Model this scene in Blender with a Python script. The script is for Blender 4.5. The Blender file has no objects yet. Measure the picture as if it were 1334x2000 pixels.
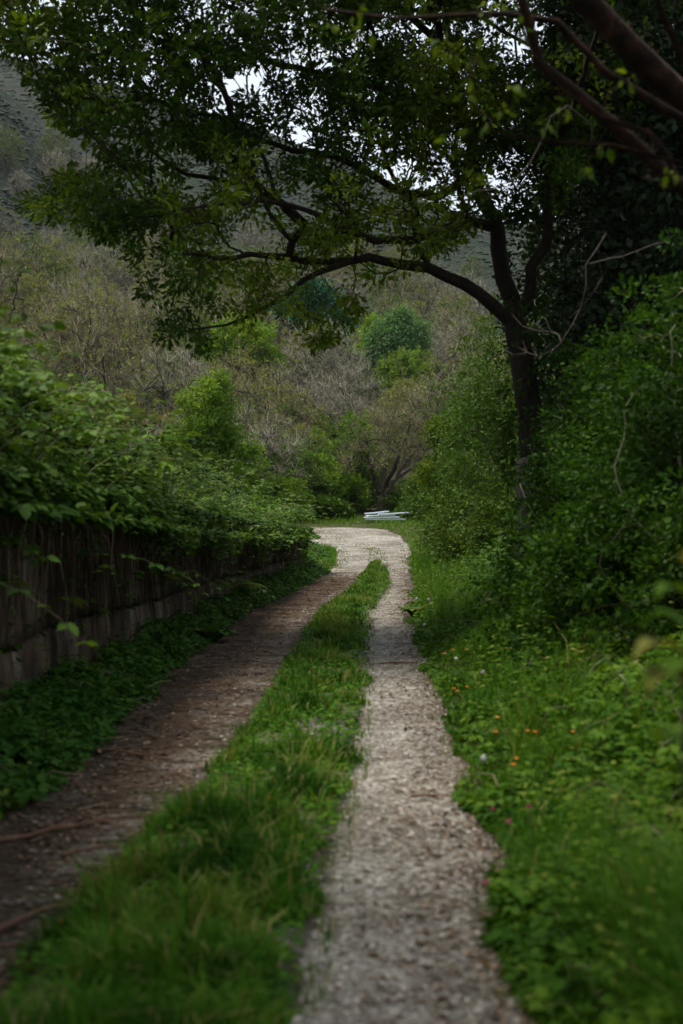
import bpy, math
import numpy as np

# ------------------------------------------------------------------ camera, sky, sun, exposure
scene = bpy.context.scene
COL = scene.collection
EYE = 1.5
FPX = 2778.0            # focal length in pixels of the 1334 x 2000 photograph
HOR = 1010.0            # row of eye level
cam = bpy.data.cameras.new('camera')
cam.sensor_fit = 'VERTICAL'; cam.sensor_height = 36.0; cam.lens = 50.0
cam.clip_start = 0.05; cam.clip_end = 4000
cam.dof.use_dof = True; cam.dof.focus_distance = 44.0; cam.dof.aperture_fstop = 2.3
camo = bpy.data.objects.new('camera', cam); COL.objects.link(camo)
camo.location = (0, 0, EYE)
camo.rotation_euler = (math.radians(90) + math.atan((HOR - 1000) / FPX), 0, 0)
scene.camera = camo

SUN_EL, SUN_AZ = math.radians(66), math.radians(-68)     # azimuth from +Y towards +X
world = bpy.data.worlds.new('World'); scene.world = world; world.use_nodes = True
wn, wl = world.node_tree.nodes, world.node_tree.links
wn.clear()
sky = wn.new('ShaderNodeTexSky'); sky.sky_type = 'NISHITA'; sky.sun_disc = False
sky.sun_elevation = SUN_EL; sky.sun_rotation = SUN_AZ
sky.air_density = 1.0; sky.dust_density = 3.0; sky.ozone_density = 1.0
bg = wn.new('ShaderNodeBackground'); bg.inputs['Strength'].default_value = 0.105
mixc = wn.new('ShaderNodeMix'); mixc.data_type = 'RGBA'; mixc.inputs[0].default_value = 0.8
mixc.inputs[7].default_value = (8.0, 8.8, 9.5, 1)            # even white cloud sheet
wo = wn.new('ShaderNodeOutputWorld')
wl.new(sky.outputs[0], mixc.inputs[6]); wl.new(mixc.outputs[2], bg.inputs[0]); wl.new(bg.outputs[0], wo.inputs[0])

sun = bpy.data.lights.new('sun', 'SUN'); sun.energy = 5.0; sun.angle = math.radians(16); sun.color = (1, .92, .78)
suno = bpy.data.objects.new('sun', sun); COL.objects.link(suno)
suno.rotation_euler = (math.radians(90) - SUN_EL, 0, -SUN_AZ + math.pi)
suno.location = (-20, 20, 40)

vs = scene.view_settings
vs.view_transform = 'Standard'; vs.look = 'None'; vs.gamma = 1.0; vs.exposure = 0.35; vs.use_curve_mapping = False
scene.render.engine = 'CYCLES'
cy = scene.cycles
cy.max_bounces = 5; cy.diffuse_bounces = 2; cy.glossy_bounces = 2; cy.transmission_bounces = 3
cy.transparent_max_bounces = 4; cy.volume_bounces = 0; cy.caustics_reflective = False; cy.caustics_refractive = False
cy.use_denoising = True

# ------------------------------------------------------------------ helpers: numbers
RNG = np.random.default_rng(11)
LAT = np.random.default_rng(5).random((256, 256))
def sm(a, b, x):
    t = np.clip((np.asarray(x, float) - a) / (b - a), 0, 1); return t * t * (3 - 2 * t)
def vnoise(x, y):
    x = np.asarray(x, float); y = np.asarray(y, float)
    xi = np.floor(x).astype(int); yi = np.floor(y).astype(int)
    fx = x - xi; fy = y - yi; fx = fx * fx * (3 - 2 * fx); fy = fy * fy * (3 - 2 * fy)
    g = lambda i, j: LAT[i % 256, j % 256]
    return (g(xi, yi) * (1 - fx) + g(xi + 1, yi) * fx) * (1 - fy) + (g(xi, yi + 1) * (1 - fx) + g(xi + 1, yi + 1) * fx) * fy
def fbm(x, y, o=4):
    s = 0; a = .5
    for k in range(o):
        s = s + a * vnoise(x * 2 ** k + 17 * k, y * 2 ** k + 31 * k); a *= .5
    return s / (1 - .5 ** o)
def unit(v):
    v = np.asarray(v, float); return v / np.maximum(np.linalg.norm(v, axis=-1, keepdims=True), 1e-9)
def rdir(n, rng=RNG):
    return unit(rng.normal(size=(n, 3)))
def at(px, py, Y):
    """point of the place at depth Y seen in row py, column px of the photograph"""
    return np.array([(px - 667) / FPX * Y, Y, EYE + (HOR - py) / FPX * Y])
def atx(px, Y): return (px - 667) / FPX * Y

# ------------------------------------------------------------------ helpers: the lie of the land
SY = [-6, 4.2, 5.6, 8.5, 14.4, 22, 30, 42, 50]
SLL = [-1.9, -1.75, -1.72, -1.64, -1.66, -1.5, -.92, -.18, -.15]
SLR = [-1.15, -1.04, -1.0, -.69, -.555, -.37, .25, .73, .8]
SRL = [-.4, -.16, -.095, .07, .25, .42, 1.0, 1.36, 1.5]
SRR = [.45, .6, .69, .78, .886, 1.08, 1.57, 2.09, 2.45]
LL = lambda y: np.interp(y, SY, SLL)
LR = lambda y: np.interp(y, SY, SLR)
RL = lambda y: np.interp(y, SY, SRL)
RR = lambda y: np.interp(y, SY, SRR)
WY = [-8, 0, 9.7, 16.3, 27, 38]
WX = [-2.75, -2.6, -2.33, -2.13, -1.72, -1.05]
WALLX = lambda y: np.interp(y, WY, WX)
WTOP = lambda y: np.interp(y, [0, 5, 10, 16, 27, 38], [1.85, 1.8, 1.65, 1.5, 1.3, 1.1])
RIDX = np.array([-900, -400, -144, -80, -23, 20, 61, 144, 300, 900])
RIDZ = np.array([330, 250, 196, 182, 158, 142, 128, 120, 120, 150])
EDGE = [((-1.9, -6), (.35, -6))] + [((LL(y), y), (RR(y), y)) for y in (0, 4.2, 5.6, 8.5, 11, 14.4, 18, 22, 26, 30, 36, 42, 46)] + [
    ((-.2, 49.5), (2.45, 50.5)), ((-.55, 52.6), (2.52, 55.5)), ((-1.3, 54.2), (1.95, 60)), ((-2.6, 55), (.3, 61.6)),
    ((-4.6, 55.5), (-3, 62.2)), ((-9, 56), (-9, 62.6)), ((-25, 58), (-25, 64))]
def inpoly(x, y, poly):
    x = np.asarray(x, float); y = np.asarray(y, float); c = np.zeros(x.shape, bool); n = len(poly)
    for i in range(n):
        x1, y1 = poly[i]; x2, y2 = poly[(i + 1) % n]
        if y1 == y2: continue
        t = ((y1 > y) != (y2 > y)) & (x < (x2 - x1) * (y - y1) / (y2 - y1) + x1); c ^= t
    return c
PPOLY = [e[0] for e in EDGE] + [e[1] for e in EDGE[::-1]]
PPOLY_IN = [(a[0] + .12, a[1] + .06) for a, b in EDGE] + [(b[0] - .12, b[1] - .08) for a, b in EDGE[::-1]]
def hill_z(x, y):
    zr = np.interp(x, RIDX, RIDZ)
    t = np.clip((y - 200) / 400, 0, 1.0)
    z = 27 + (zr - 27) * t ** 1.08
    z = z - np.clip(y - 600, 0, 400) * .25
    spur = 46 * np.exp(-((y - 300) / 70.0) ** 2) * sm(-30, -105, x)
    return z + spur + (fbm(x / 40, y / 40, 5) - .5) * 14 * sm(200, 300, y)
def gz(x, y):
    x = np.asarray(x, float); y = np.asarray(y, float)
    z = np.interp(y, [-80, 38, 42, 55, 60, 66, 75, 100, 150, 200], [0, 0, .08, .5, .95, 1.3, 2.2, 7.5, 17, 27])
    dl = WALLX(y) - x
    bank = sm(.06, .3, dl) * (WTOP(y) - .12 + .2 * np.clip(dl - .3, 0, 12)) * (1 - sm(38.4, 41.5, y))
    z = z + bank
    z = z + .22 * np.clip(-x - 3, 0, 120) * sm(64, 85, y)
    dr = x - RR(y)
    z = z + (.75 * sm(.35, 2.6, dr) + .1 * np.clip(dr - 2.6, 0, 25)) * (1 - sm(48, 66, y))
    z = z + .05 * (fbm(x * 1.3, y * 1.3, 3) - .5)
    ctr = sm(0, .15, x - LR(y)) * sm(0, .15, RL(y) - x) * (y < 46)
    z = z + .035 * ctr
    return np.where(y > 200, hill_z(x, np.maximum(y, 200)), z)
def hit(px, py, h=0.0):
    """ground point (raised by h) that the photograph shows at px, py"""
    d = np.arange(2.0, 80, .01)
    X = (px - 667) / FPX * d; Z = EYE + (HOR - py) / FPX * d
    k = np.argmax(Z <= gz(X, d) + h)
    return np.array([X[k], d[k], float(gz(X[k], d[k]))])

# ------------------------------------------------------------------ helpers: meshes and objects
class Buf:
    def __init__(s): s.V = []; s.T = []; s.Q = []; s.A = []; s.n = 0
    def add(s, V, T=None, Q=None, a=.5):
        V = np.asarray(V, float).reshape(-1, 3)
        if T is not None and len(T): s.T.append(np.asarray(T, int).reshape(-1, 3) + s.n)
        if Q is not None and len(Q): s.Q.append(np.asarray(Q, int).reshape(-1, 4) + s.n)
        s.V.append(V); s.A.append(np.broadcast_to(np.asarray(a, float), (len(V),)).copy()); s.n += len(V)
        return s
    def mesh(s, name, mat, smooth=False):
        V = np.concatenate(s.V); A = np.concatenate(s.A)
        T = np.concatenate(s.T) if s.T else np.zeros((0, 3), int)
        Q = np.concatenate(s.Q) if s.Q else np.zeros((0, 4), int)
        me = bpy.data.meshes.new(name)
        me.vertices.add(len(V)); me.vertices.foreach_set('co', V.astype(np.float32).ravel())
        li = np.concatenate([T.ravel(), Q.ravel()]).astype(np.int32)
        tot = np.concatenate([np.full(len(T), 3), np.full(len(Q), 4)]).astype(np.int32)
        st = np.concatenate([[0], np.cumsum(tot)[:-1]]).astype(np.int32)
        me.loops.add(len(li)); me.loops.foreach_set('vertex_index', li)
        me.polygons.add(len(tot)); me.polygons.foreach_set('loop_start', st); me.polygons.foreach_set('loop_total', tot)
        if smooth: me.polygons.foreach_set('use_smooth', np.ones(len(tot), bool))
        me.update(calc_edges=True)
        at_ = me.attributes.new('tint', 'FLOAT', 'POINT'); at_.data.foreach_set('value', A.astype(np.float32))
        me.materials.append(mat)
        return me
    def obj(s, name, mat, parent=None, smooth=False, loc=None):
        o = bpy.data.objects.new(name, s.mesh(name, mat, smooth)); COL.objects.link(o)
        if parent is not None: o.parent = parent
        if loc is not None: o.location = loc
        return o
def tag(o, label=None, cat=None, group=None, kind=None):
    if label: o['label'] = label
    if cat: o['category'] = cat
    if group: o['group'] = group
    if kind: o['kind'] = kind
    return o
def empty(name, loc=(0, 0, 0), rz=0, sc=1):
    o = bpy.data.objects.new(name, None); COL.objects.link(o); o.location = loc; o.rotation_euler = (0, 0, rz); o.scale = (sc,) * 3
    o.empty_display_size = .2
    return o
def copy_tree(root, loc, rz=0, sc=1, label=None, group=None, tilt=0):
    r = root.copy(); COL.objects.link(r); r.location = loc; r.rotation_euler = (tilt, 0, rz)
    r.scale = sc if hasattr(sc, '__len__') else (sc,) * 3
    if label: r['label'] = label
    if group: r['group'] = group
    for ch in root.children:
        c = ch.copy(); COL.objects.link(c); c.parent = r
        for g in ch.children:
            d = g.copy(); COL.objects.link(d); d.parent = c
    return r

# leaf templates: x across, y along, z out of the face
def _t(v, f): return np.array(v, float), np.array(f, int)
RHOMB = _t([(0, 0, 0), (-.3, .45, .07), (0, 1, -.04), (.3, .45, .07)], [(0, 3, 2), (0, 2, 1)])
OVATE = _t([(0, 0, 0), (-.27, .32, .07), (-.2, .68, .03), (0, 1, -.12), (.2, .68, .03), (.27, .32, .07)], [(0, 5, 1), (5, 4, 3), (1, 5, 3), (1, 3, 2)])
OAKL = _t([(0, 0, 0), (-.13, .3, .03), (-.25, .42, .05), (-.16, .55, .02), (-.27, .74, .02), (0, 1, -.1), (.27, .74, .02), (.16, .55, .02), (.25, .42, .05), (.13, .3, .03)],
          [(0, 9, 1), (9, 8, 7), (1, 9, 7), (1, 7, 3), (1, 3, 2), (3, 7, 5), (7, 6, 5), (3, 5, 4)])
OAK4 = _t([(0, 0, 0), (-.15, .42, .05), (-.25, .72, .03), (0, 1, -.12), (.25, .72, .03), (.15, .42, .05)], [(0, 5, 1), (5, 4, 3), (1, 5, 3), (1, 3, 2)])
OAK2 = _t([(0, 0, 0), (-.23, .6, .05), (0, 1, -.1), (.23, .6, .05)], [(0, 3, 2), (0, 2, 1)])
def leaves(buf, P, D, N, S, tmpl=RHOMB, tint=None, width=1.0):
    P = np.asarray(P, float); k = len(P)
    if k == 0: return
    Yv = unit(D); X = unit(np.cross(Yv, N) + 1e-6); Z = np.cross(X, Yv)
    v, f = tmpl; S = np.broadcast_to(np.asarray(S, float), (k,))
    V = P[:, None] + S[:, None, None] * (v[None, :, 0:1] * width * X[:, None] + v[None, :, 1:2] * Yv[:, None] + v[None, :, 2:3] * Z[:, None])
    F = f[None] + (np.arange(k) * len(v))[:, None, None]
    if tint is None: tint = RNG.random(k)
    buf.add(V, T=F, a=np.repeat(np.broadcast_to(tint, (k,)), len(v)))
def trifoliate(buf, P, D, S, tint, droop=.25, tmpl=RHOMB):
    D = unit(D); side = unit(np.cross(D, (0, 0, 1)) + 1e-6); up = unit(np.cross(side, D))
    S = np.asarray(S, float)
    for k in (-1, 0, 1):
        d = unit(D * (1 if k == 0 else .35) + side * k * .9 - np.array([0, 0, droop]) * (.6 + .4 * RNG.random((len(P), 1))))
        leaves(buf, P + (D * .35 * S[:, None] if k == 0 else 0), d, up + RNG.normal(size=P.shape) * .3, S * (1 if k == 0 else .85), tmpl, tint, 1.25)
def spikes(buf, P, D, L, r, a=.5):
    """thin three-sided twigs"""
    P = np.asarray(P, float); k = len(P)
    if k == 0: return
    D = unit(D); X = unit(np.cross(D, rdir(k)) + 1e-6); Y = np.cross(D, X)
    L = np.broadcast_to(L, (k,))[:, None]; r = np.broadcast_to(r, (k,))[:, None]
    ring = [P + r * (math.cos(t) * X + math.sin(t) * Y) for t in (0, 2.094, 4.189)]
    V = np.stack(ring + [P + D * L], 1)
    F = np.array([(0, 1, 3), (1, 2, 3), (2, 0, 3)])[None] + (np.arange(k) * 4)[:, None, None]
    buf.add(V, T=F, a=np.repeat(np.broadcast_to(a, (k,)), 4))
def blades(buf, P, h, w, lean, tint):
    """bent grass blades, three triangles each"""
    k = len(P); th = RNG.random(k) * 6.283
    ld = np.stack([np.cos(th), np.sin(th), np.zeros(k)], 1); sd = np.stack([-np.sin(th + RNG.normal(size=k) * .6), np.cos(th), np.zeros(k)], 1)
    h = np.broadcast_to(h, (k,))[:, None]; w = np.broadcast_to(w, (k,))[:, None]; ln = np.broadcast_to(lean, (k,))[:, None]
    up = np.array([0, 0, 1.0])
    m = P + up * h * .58 + ld * h * ln * .3
    t = P + up * h * (1 - .35 * ln) + ld * h * ln
    V = np.stack([P - sd * w, P + sd * w, m + sd * w * .75, m - sd * w * .75, t], 1)
    F = np.array([(0, 1, 2), (0, 2, 3), (3, 2, 4)])[None] + (np.arange(k) * 5)[:, None, None]
    buf.add(V, T=F, a=np.repeat(np.broadcast_to(tint, (k,)), 5))
def tube(buf, P, r, sides=6, a=.5, cap=True, rough=0.0):
    P = np.asarray(P, float); n = len(P); r = np.broadcast_to(np.asarray(r, float), (n,))
    T = unit(np.gradient(P, axis=0)); ax = unit(P[-1] - P[0])
    ref = np.array([1., 0, 0]) if abs(ax[0]) < .7 else np.array([0, 1., 0])
    X = unit(np.cross(T, ref)); Y = np.cross(T, X)
    an = np.arange(sides) * 2 * math.pi / sides
    R = r[:, None] * (1 + (rough * (RNG.random((n, sides)) - .5) if rough else 0))
    V = P[:, None] + R[..., None] * (np.cos(an)[None, :, None] * X[:, None] + np.sin(an)[None, :, None] * Y[:, None])
    i = np.arange(n - 1)[:, None] * sides; j = np.arange(sides)[None]; j2 = (j + 1) % sides
    Q = np.stack([i + j, i + j2, i + sides + j2, i + sides + j], -1).reshape(-1, 4)
    V = V.reshape(-1, 3); Tt = []
    if cap:
        c = len(V); V = np.vstack([V, P[-1:] + T[-1:] * r[-1] * .6]); b = (n - 1) * sides
        Tt = [(b + k, b + (k + 1) % sides, c) for k in range(sides)]
    buf.add(V, T=Tt, Q=Q, a=a)
def spline(pts, step):
    """Catmull-Rom through pts (any columns), about one sample per step"""
    P = np.asarray(pts, float); n = len(P)
    Pe = np.vstack([2 * P[0] - P[1], P, 2 * P[-1] - P[-2]]); out = []
    for i in range(n - 1):
        p0, p1, p2, p3 = Pe[i:i + 4]; m = max(1, int(np.linalg.norm((p2 - p1)[:3]) / step))
        t = (np.arange(m) / m)[:, None]
        out.append(.5 * (2 * p1 + (p2 - p0) * t + (2 * p0 - 5 * p1 + 4 * p2 - p3) * t ** 2 + (3 * p1 - p0 - 3 * p2 + p3) * t ** 3))
    return np.vstack(out + [P[-1:]])

class Skel:
    """a branching skeleton: hand-laid limbs first, then twigs that reach out to points spread through the crown"""
    def __init__(s, rng): s.P = np.zeros((60000, 3)); s.par = np.full(60000, -1); s.L = np.zeros(60000); s.mr = np.zeros(60000); s.n = 0; s.tips = []; s.rng = rng
    def node(s, p, par, mr=0.0):
        i = s.n; s.P[i] = p; s.par[i] = par; s.mr[i] = mr
        s.L[i] = 0 if par < 0 else s.L[par] + np.linalg.norm(p - s.P[par]); s.n += 1; return i
    def limb(s, pts, r0, r1, step=.25, wig=.02):
        P = spline(pts, step); k = len(P); par = -1
        if s.n: par = int(np.argmin(np.linalg.norm(s.P[:s.n] - P[0], axis=1))); P = P[1:] if len(P) > 2 else P
        P = P + s.rng.normal(size=P.shape) * wig * (np.arange(len(P)) > 0)[:, None]
        for q, p in enumerate(P): par = s.node(p, par, r0 + (r1 - r0) * q / max(1, len(P) - 1))
        s.tips.append(par)
    def reach(s, A, bf=.25, step=.3, bow=.15, wig=.03, minL=0.0):
        A = np.asarray(A, float); n0 = s.n
        d = np.array([np.min(np.linalg.norm(s.P[:n0] - a, axis=1)) for a in A])
        for a in A[np.argsort(d)]:
            v = a - s.P[:s.n]; dist = np.linalg.norm(v, axis=1); cost = dist + bf * s.L[:s.n]
            if minL: cost = cost + 50 * (s.L[:s.n] < minL)
            j = int(np.argmin(cost)); D = dist[j]
            if D < .05: continue
            m = max(2, int(D / step)); t = (np.arange(1, m + 1) / m)[:, None]
            pd = unit(s.P[j] - s.P[s.par[j]]) if s.par[j] >= 0 else np.array([0, 0, 1.])
            b = unit(pd + s.rng.normal(size=3) * .5) * D * bow
            pts = s.P[j] + v[j] * t + b * np.sin(math.pi * t) * (1 - t * .5) + s.rng.normal(size=(m, 3)) * wig * (t < 1)
            par = j
            for p in pts: par = s.node(p, par)
            s.tips.append(par)
    def radii(s, tip=.004, e=2.3):
        n = s.n; acc = np.zeros(n); r = np.zeros(n)
        for i in range(n - 1, -1, -1):
            r[i] = max(acc[i] ** (1 / e) if acc[i] else tip, s.mr[i])
            if s.par[i] >= 0: acc[s.par[i]] += min(r[i], 10) ** e if s.mr[i] == 0 else (tip * 1.5) ** e
        s.r = np.maximum(r, tip); return s.r
    def dirs(s):
        n = s.n; d = np.zeros((n, 3)); m = s.par[:n] >= 0
        d[m] = unit(s.P[:n][m] - s.P[s.par[:n][m]]); d[~m] = (0, 0, 1); return d
    def build(s, buf, rmin=0.0, rough=.12):
        n = s.n; r = s.r; ch = [[] for _ in range(n)]
        for i in range(n):
            if s.par[i] >= 0: ch[s.par[i]].append(i)
        starts = [i for i in range(n) if s.par[i] < 0]
        while starts:
            i = starts.pop(); c = [s.par[i]] if s.par[i] >= 0 else []
            rr = [min(r[i], r[s.par[i]])] if c else []
            while True:
                c.append(i); rr.append(r[i])
                if not ch[i]: break
                k = sorted(ch[i], key=lambda q: -(r[q] + (s.mr[q] > 0) * .5)); starts += k[1:]; i = k[0]
            m = max(rr)
            if m < rmin or len(c) < 2: continue
            sd = 12 if m > .12 else 8 if m > .05 else 5 if m > .02 else 3
            tube(buf, s.P[c], rr, sd, a=RNG.random(), rough=rough if m > .03 else 0)

# ------------------------------------------------------------------ helpers: materials
def newmat(name):
    m = bpy.data.materials.new(name); m.use_nodes = True; m.node_tree.nodes.clear(); return m, m.node_tree.nodes, m.node_tree.links
def ramp(nd, stops):
    r = nd.new('ShaderNodeValToRGB'); e = r.color_ramp.elements
    while len(e) < len(stops): e.new(.5)
    for x, (p, c) in zip(e, stops): x.position = p; x.color = (*c, 1)
    return r
def leafmat(name, cols, trans=.3, rough=.6, spec=.06, tcol=(1.25, 1.15, .55)):
    m, nd, lk = newmat(name)
    a = nd.new('ShaderNodeAttribute'); a.attribute_name = 'tint'
    r = ramp(nd, [(i / (len(cols) - 1), c) for i, c in enumerate(cols)]); lk.new(a.outputs['Fac'], r.inputs[0])
    p = nd.new('ShaderNodeBsdfPrincipled'); p.inputs['Roughness'].default_value = rough; p.inputs['Specular IOR Level'].default_value = spec
    lk.new(r.outputs[0], p.inputs['Base Color'])
    t = nd.new('ShaderNodeBsdfTranslucent'); mu = nd.new('ShaderNodeMix'); mu.data_type = 'RGBA'; mu.blend_type = 'MULTIPLY'; mu.inputs[0].default_value = 1
    lk.new(r.outputs[0], mu.inputs[6]); mu.inputs[7].default_value = (*tcol, 1); lk.new(mu.outputs[2], t.inputs[0])
    mx = nd.new('ShaderNodeMixShader'); mx.inputs[0].default_value = trans
    lk.new(p.outputs[0], mx.inputs[1]); lk.new(t.outputs[0], mx.inputs[2])
    o = nd.new('ShaderNodeOutputMaterial'); lk.new(mx.outputs[0], o.inputs[0]); return m
def surf(name, stops, scale=4.0, rough=.85, bump=.4, stretch=(1, 1, 1), detail=6, spec=.2, coord='Object', stops2=None, scale2=1.0, fine=0, bdist=.02):
    """noise-coloured surface; stops2 multiplies in a second, larger pattern"""
    m, nd, lk = newmat(name)
    tc = nd.new('ShaderNodeTexCoord'); mp = nd.new('ShaderNodeMapping'); mp.inputs['Scale'].default_value = stretch
    lk.new(tc.outputs[coord], mp.inputs[0])
    n = nd.new('ShaderNodeTexNoise'); n.inputs['Scale'].default_value = scale; n.inputs['Detail'].default_value = detail; n.inputs['Roughness'].default_value = .65
    lk.new(mp.outputs[0], n.inputs['Vector'])
    r = ramp(nd, stops); lk.new(n.outputs[0], r.inputs[0]); col = r.outputs[0]
    if stops2:
        n2 = nd.new('ShaderNodeTexNoise'); n2.inputs['Scale'].default_value = scale2; n2.inputs['Detail'].default_value = 4
        lk.new(mp.outputs[0], n2.inputs['Vector']); r2 = ramp(nd, stops2); lk.new(n2.outputs[0], r2.inputs[0])
        mu = nd.new('ShaderNodeMix'); mu.data_type = 'RGBA'; mu.blend_type = 'MULTIPLY'; mu.inputs[0].default_value = 1
        lk.new(col, mu.inputs[6]); lk.new(r2.outputs[0], mu.inputs[7]); col = mu.outputs[2]
    p = nd.new('ShaderNodeBsdfPrincipled'); p.inputs['Roughness'].default_value = rough; p.inputs['Specular IOR Level'].default_value = spec
    lk.new(col, p.inputs['Base Color'])
    if bump:
        b = nd.new('ShaderNodeBump'); b.inputs['Strength'].default_value = bump; b.inputs['Distance'].default_value = bdist
        lk.new(n.outputs[0], b.inputs['Height']); lk.new(b.outputs[0], p.inputs['Normal'])
    o = nd.new('ShaderNodeOutputMaterial'); lk.new(p.outputs[0], o.inputs[0]); return m
def tinted(name, cols, rough=.85, spec=.15):
    m, nd, lk = newmat(name)
    a = nd.new('ShaderNodeAttribute'); a.attribute_name = 'tint'
    r = ramp(nd, [(i / (len(cols) - 1), c) for i, c in enumerate(cols)]); lk.new(a.outputs['Fac'], r.inputs[0])
    p = nd.new('ShaderNodeBsdfPrincipled'); p.inputs['Roughness'].default_value = rough; p.inputs['Specular IOR Level'].default_value = spec
    lk.new(r.outputs[0], p.inputs['Base Color'])
    o = nd.new('ShaderNodeOutputMaterial'); lk.new(p.outputs[0], o.inputs[0]); return m

M = {}
M['oak_leaf'] = leafmat('oak_leaf', [(.010, .029, .003), (.034, .074, .005), (.14, .19, .012)], .38, .6, .07)
M['dark_leaf'] = leafmat('dark_leaf', [(.007, .016, .006), (.013, .027, .009), (.028, .046, .015)], .1, .5, .14)
M['hazel_leaf'] = leafmat('hazel_leaf', [(.007, .022, .002), (.017, .05, .004), (.07, .15, .010)], .3)
M['bramble_leaf'] = leafmat('bramble_leaf', [(.011, .034, .004), (.034, .08, .009), (.11, .20, .024)], .25, .55, .07)
M['shrub_leaf'] = leafmat('shrub_leaf', [(.026, .062, .010), (.052, .108, .016), (.11, .165, .03)], .3)
M['fresh_leaf'] = leafmat('fresh_leaf', [(.055, .12, .012), (.10, .19, .018), (.17, .27, .03)], .35)
M['willow_leaf'] = leafmat('willow_leaf', [(.055, .12, .04), (.085, .175, .06), (.13, .23, .08)], .3)
M['pine_leaf'] = leafmat('pine_leaf', [(.010, .05, .022), (.018, .08, .034), (.035, .11, .04)], .1)
M['bud_leaf'] = leafmat('bud_leaf', [(.09, .11, .022), (.13, .16, .034), (.19, .20, .06)], .3)
M['grass'] = leafmat('grass', [(.013, .055, .003), (.033, .108, .006), (.08, .165, .010), (.26, .21, .09)], .28, .6)
M['herb_leaf'] = leafmat('herb_leaf', [(.012, .048, .003), (.037, .096, .006), (.095, .17, .013), (.22, .19, .05)], .3)
M['teal_leaf'] = leafmat('teal_leaf', [(.012, .046, .006), (.026, .082, .010), (.065, .14, .02), (.17, .15, .05)], .25)
M['bark'] = surf('bark', [(.3, (.008, .005, .004)), (.55, (.022, .015, .011)), (.75, (.045, .033, .025))], 6, .9, .8, (3, 3, .7), stops2=[(.35, (.75, .85, .6)), (.65, (1, 1, 1))], scale2=1.2)
M['red_bark'] = surf('red_bark', [(.3, (.006, .004, .003)), (.5, (.022, .012, .008)), (.62, (.05, .022, .012)), (.78, (.07, .052, .04))], 9, .95, 1.0, (1.4, 1.4, 1.4), stops2=[(.4, (.65, .6, .5)), (.6, (1, 1, 1))], scale2=2.2)
M['grey_twig'] = tinted('grey_twig', [(.04, .036, .024), (.11, .105, .07), (.30, .29, .23)])
M['brown_twig'] = tinted('brown_twig', [(.032, .026, .016), (.082, .072, .042), (.22, .20, .13)])
M['dark_trunk'] = tinted('dark_trunk', [(.02, .016, .012), (.04, .033, .025), (.09, .08, .065)])
M['pale_trunk'] = tinted('pale_trunk', [(.10, .09, .075), (.22, .205, .175), (.4, .38, .33)])
M['pale_twig'] = surf('pale_twig', [(.3, (.03, .025, .02)), (.6, (.065, .056, .047)), (.8, (.11, .10, .085))], 14, .85, .3)
M['litter'] = tinted('litter', [(.04, .024, .014), (.095, .06, .036), (.23, .17, .12)])
M['stone'] = tinted('stone', [(.12, .105, .09), (.24, .215, .19), (.42, .39, .36)])

# ------------------------------------------------------------------ ground, hill
def gridmesh(name, xs, ys, zf, mat, smooth=True, kind='structure'):
    Xg, Yg = np.meshgrid(xs, ys); Z = zf(Xg, Yg)
    V = np.stack([Xg, Yg, Z], -1).reshape(-1, 3); nx, ny = len(xs), len(ys)
    i = (np.arange(ny - 1)[:, None] * nx + np.arange(nx - 1)[None]).ravel()
    b = Buf(); b.add(V, Q=np.stack([i, i + 1, i + nx + 1, i + nx], 1)); o = b.obj(name, mat, smooth=smooth); o['kind'] = kind; return o
def spread(a, c, n0, b, growth):
    out = list(np.linspace(a, c, n0)); s = out[-1] - out[-2]
    while out[-1] < b: s *= growth; out.append(min(b, out[-1] + s))
    return out
xp = spread(0, 4.5, 40, 320, 1.13); xs = np.array(sorted(set([-x for x in xp] + xp)))
ys = np.array([-60, -45, -30, -20, -14, -10] + list(np.linspace(-7, 44, 140)) + list(np.linspace(44.7, 72, 48)) + list(np.geomspace(73, 200, 40)))
M['soil'] = surf('soil', [(.3, (.028, .022, .014)), (.5, (.05, .04, .025)), (.7, (.045, .06, .022))], 1.1, .95, .5, stops2=[(.35, (.7, .7, .7)), (.65, (1.2, 1.1, 1))], scale2=9)
def ground_z(x, y): return gz(x, y) - .07 * inpoly(x, y, PPOLY_IN)
tag(gridmesh('ground', xs, ys, ground_z, M['soil']), 'dark earth and leaf litter under the undergrowth and trees')

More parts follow.
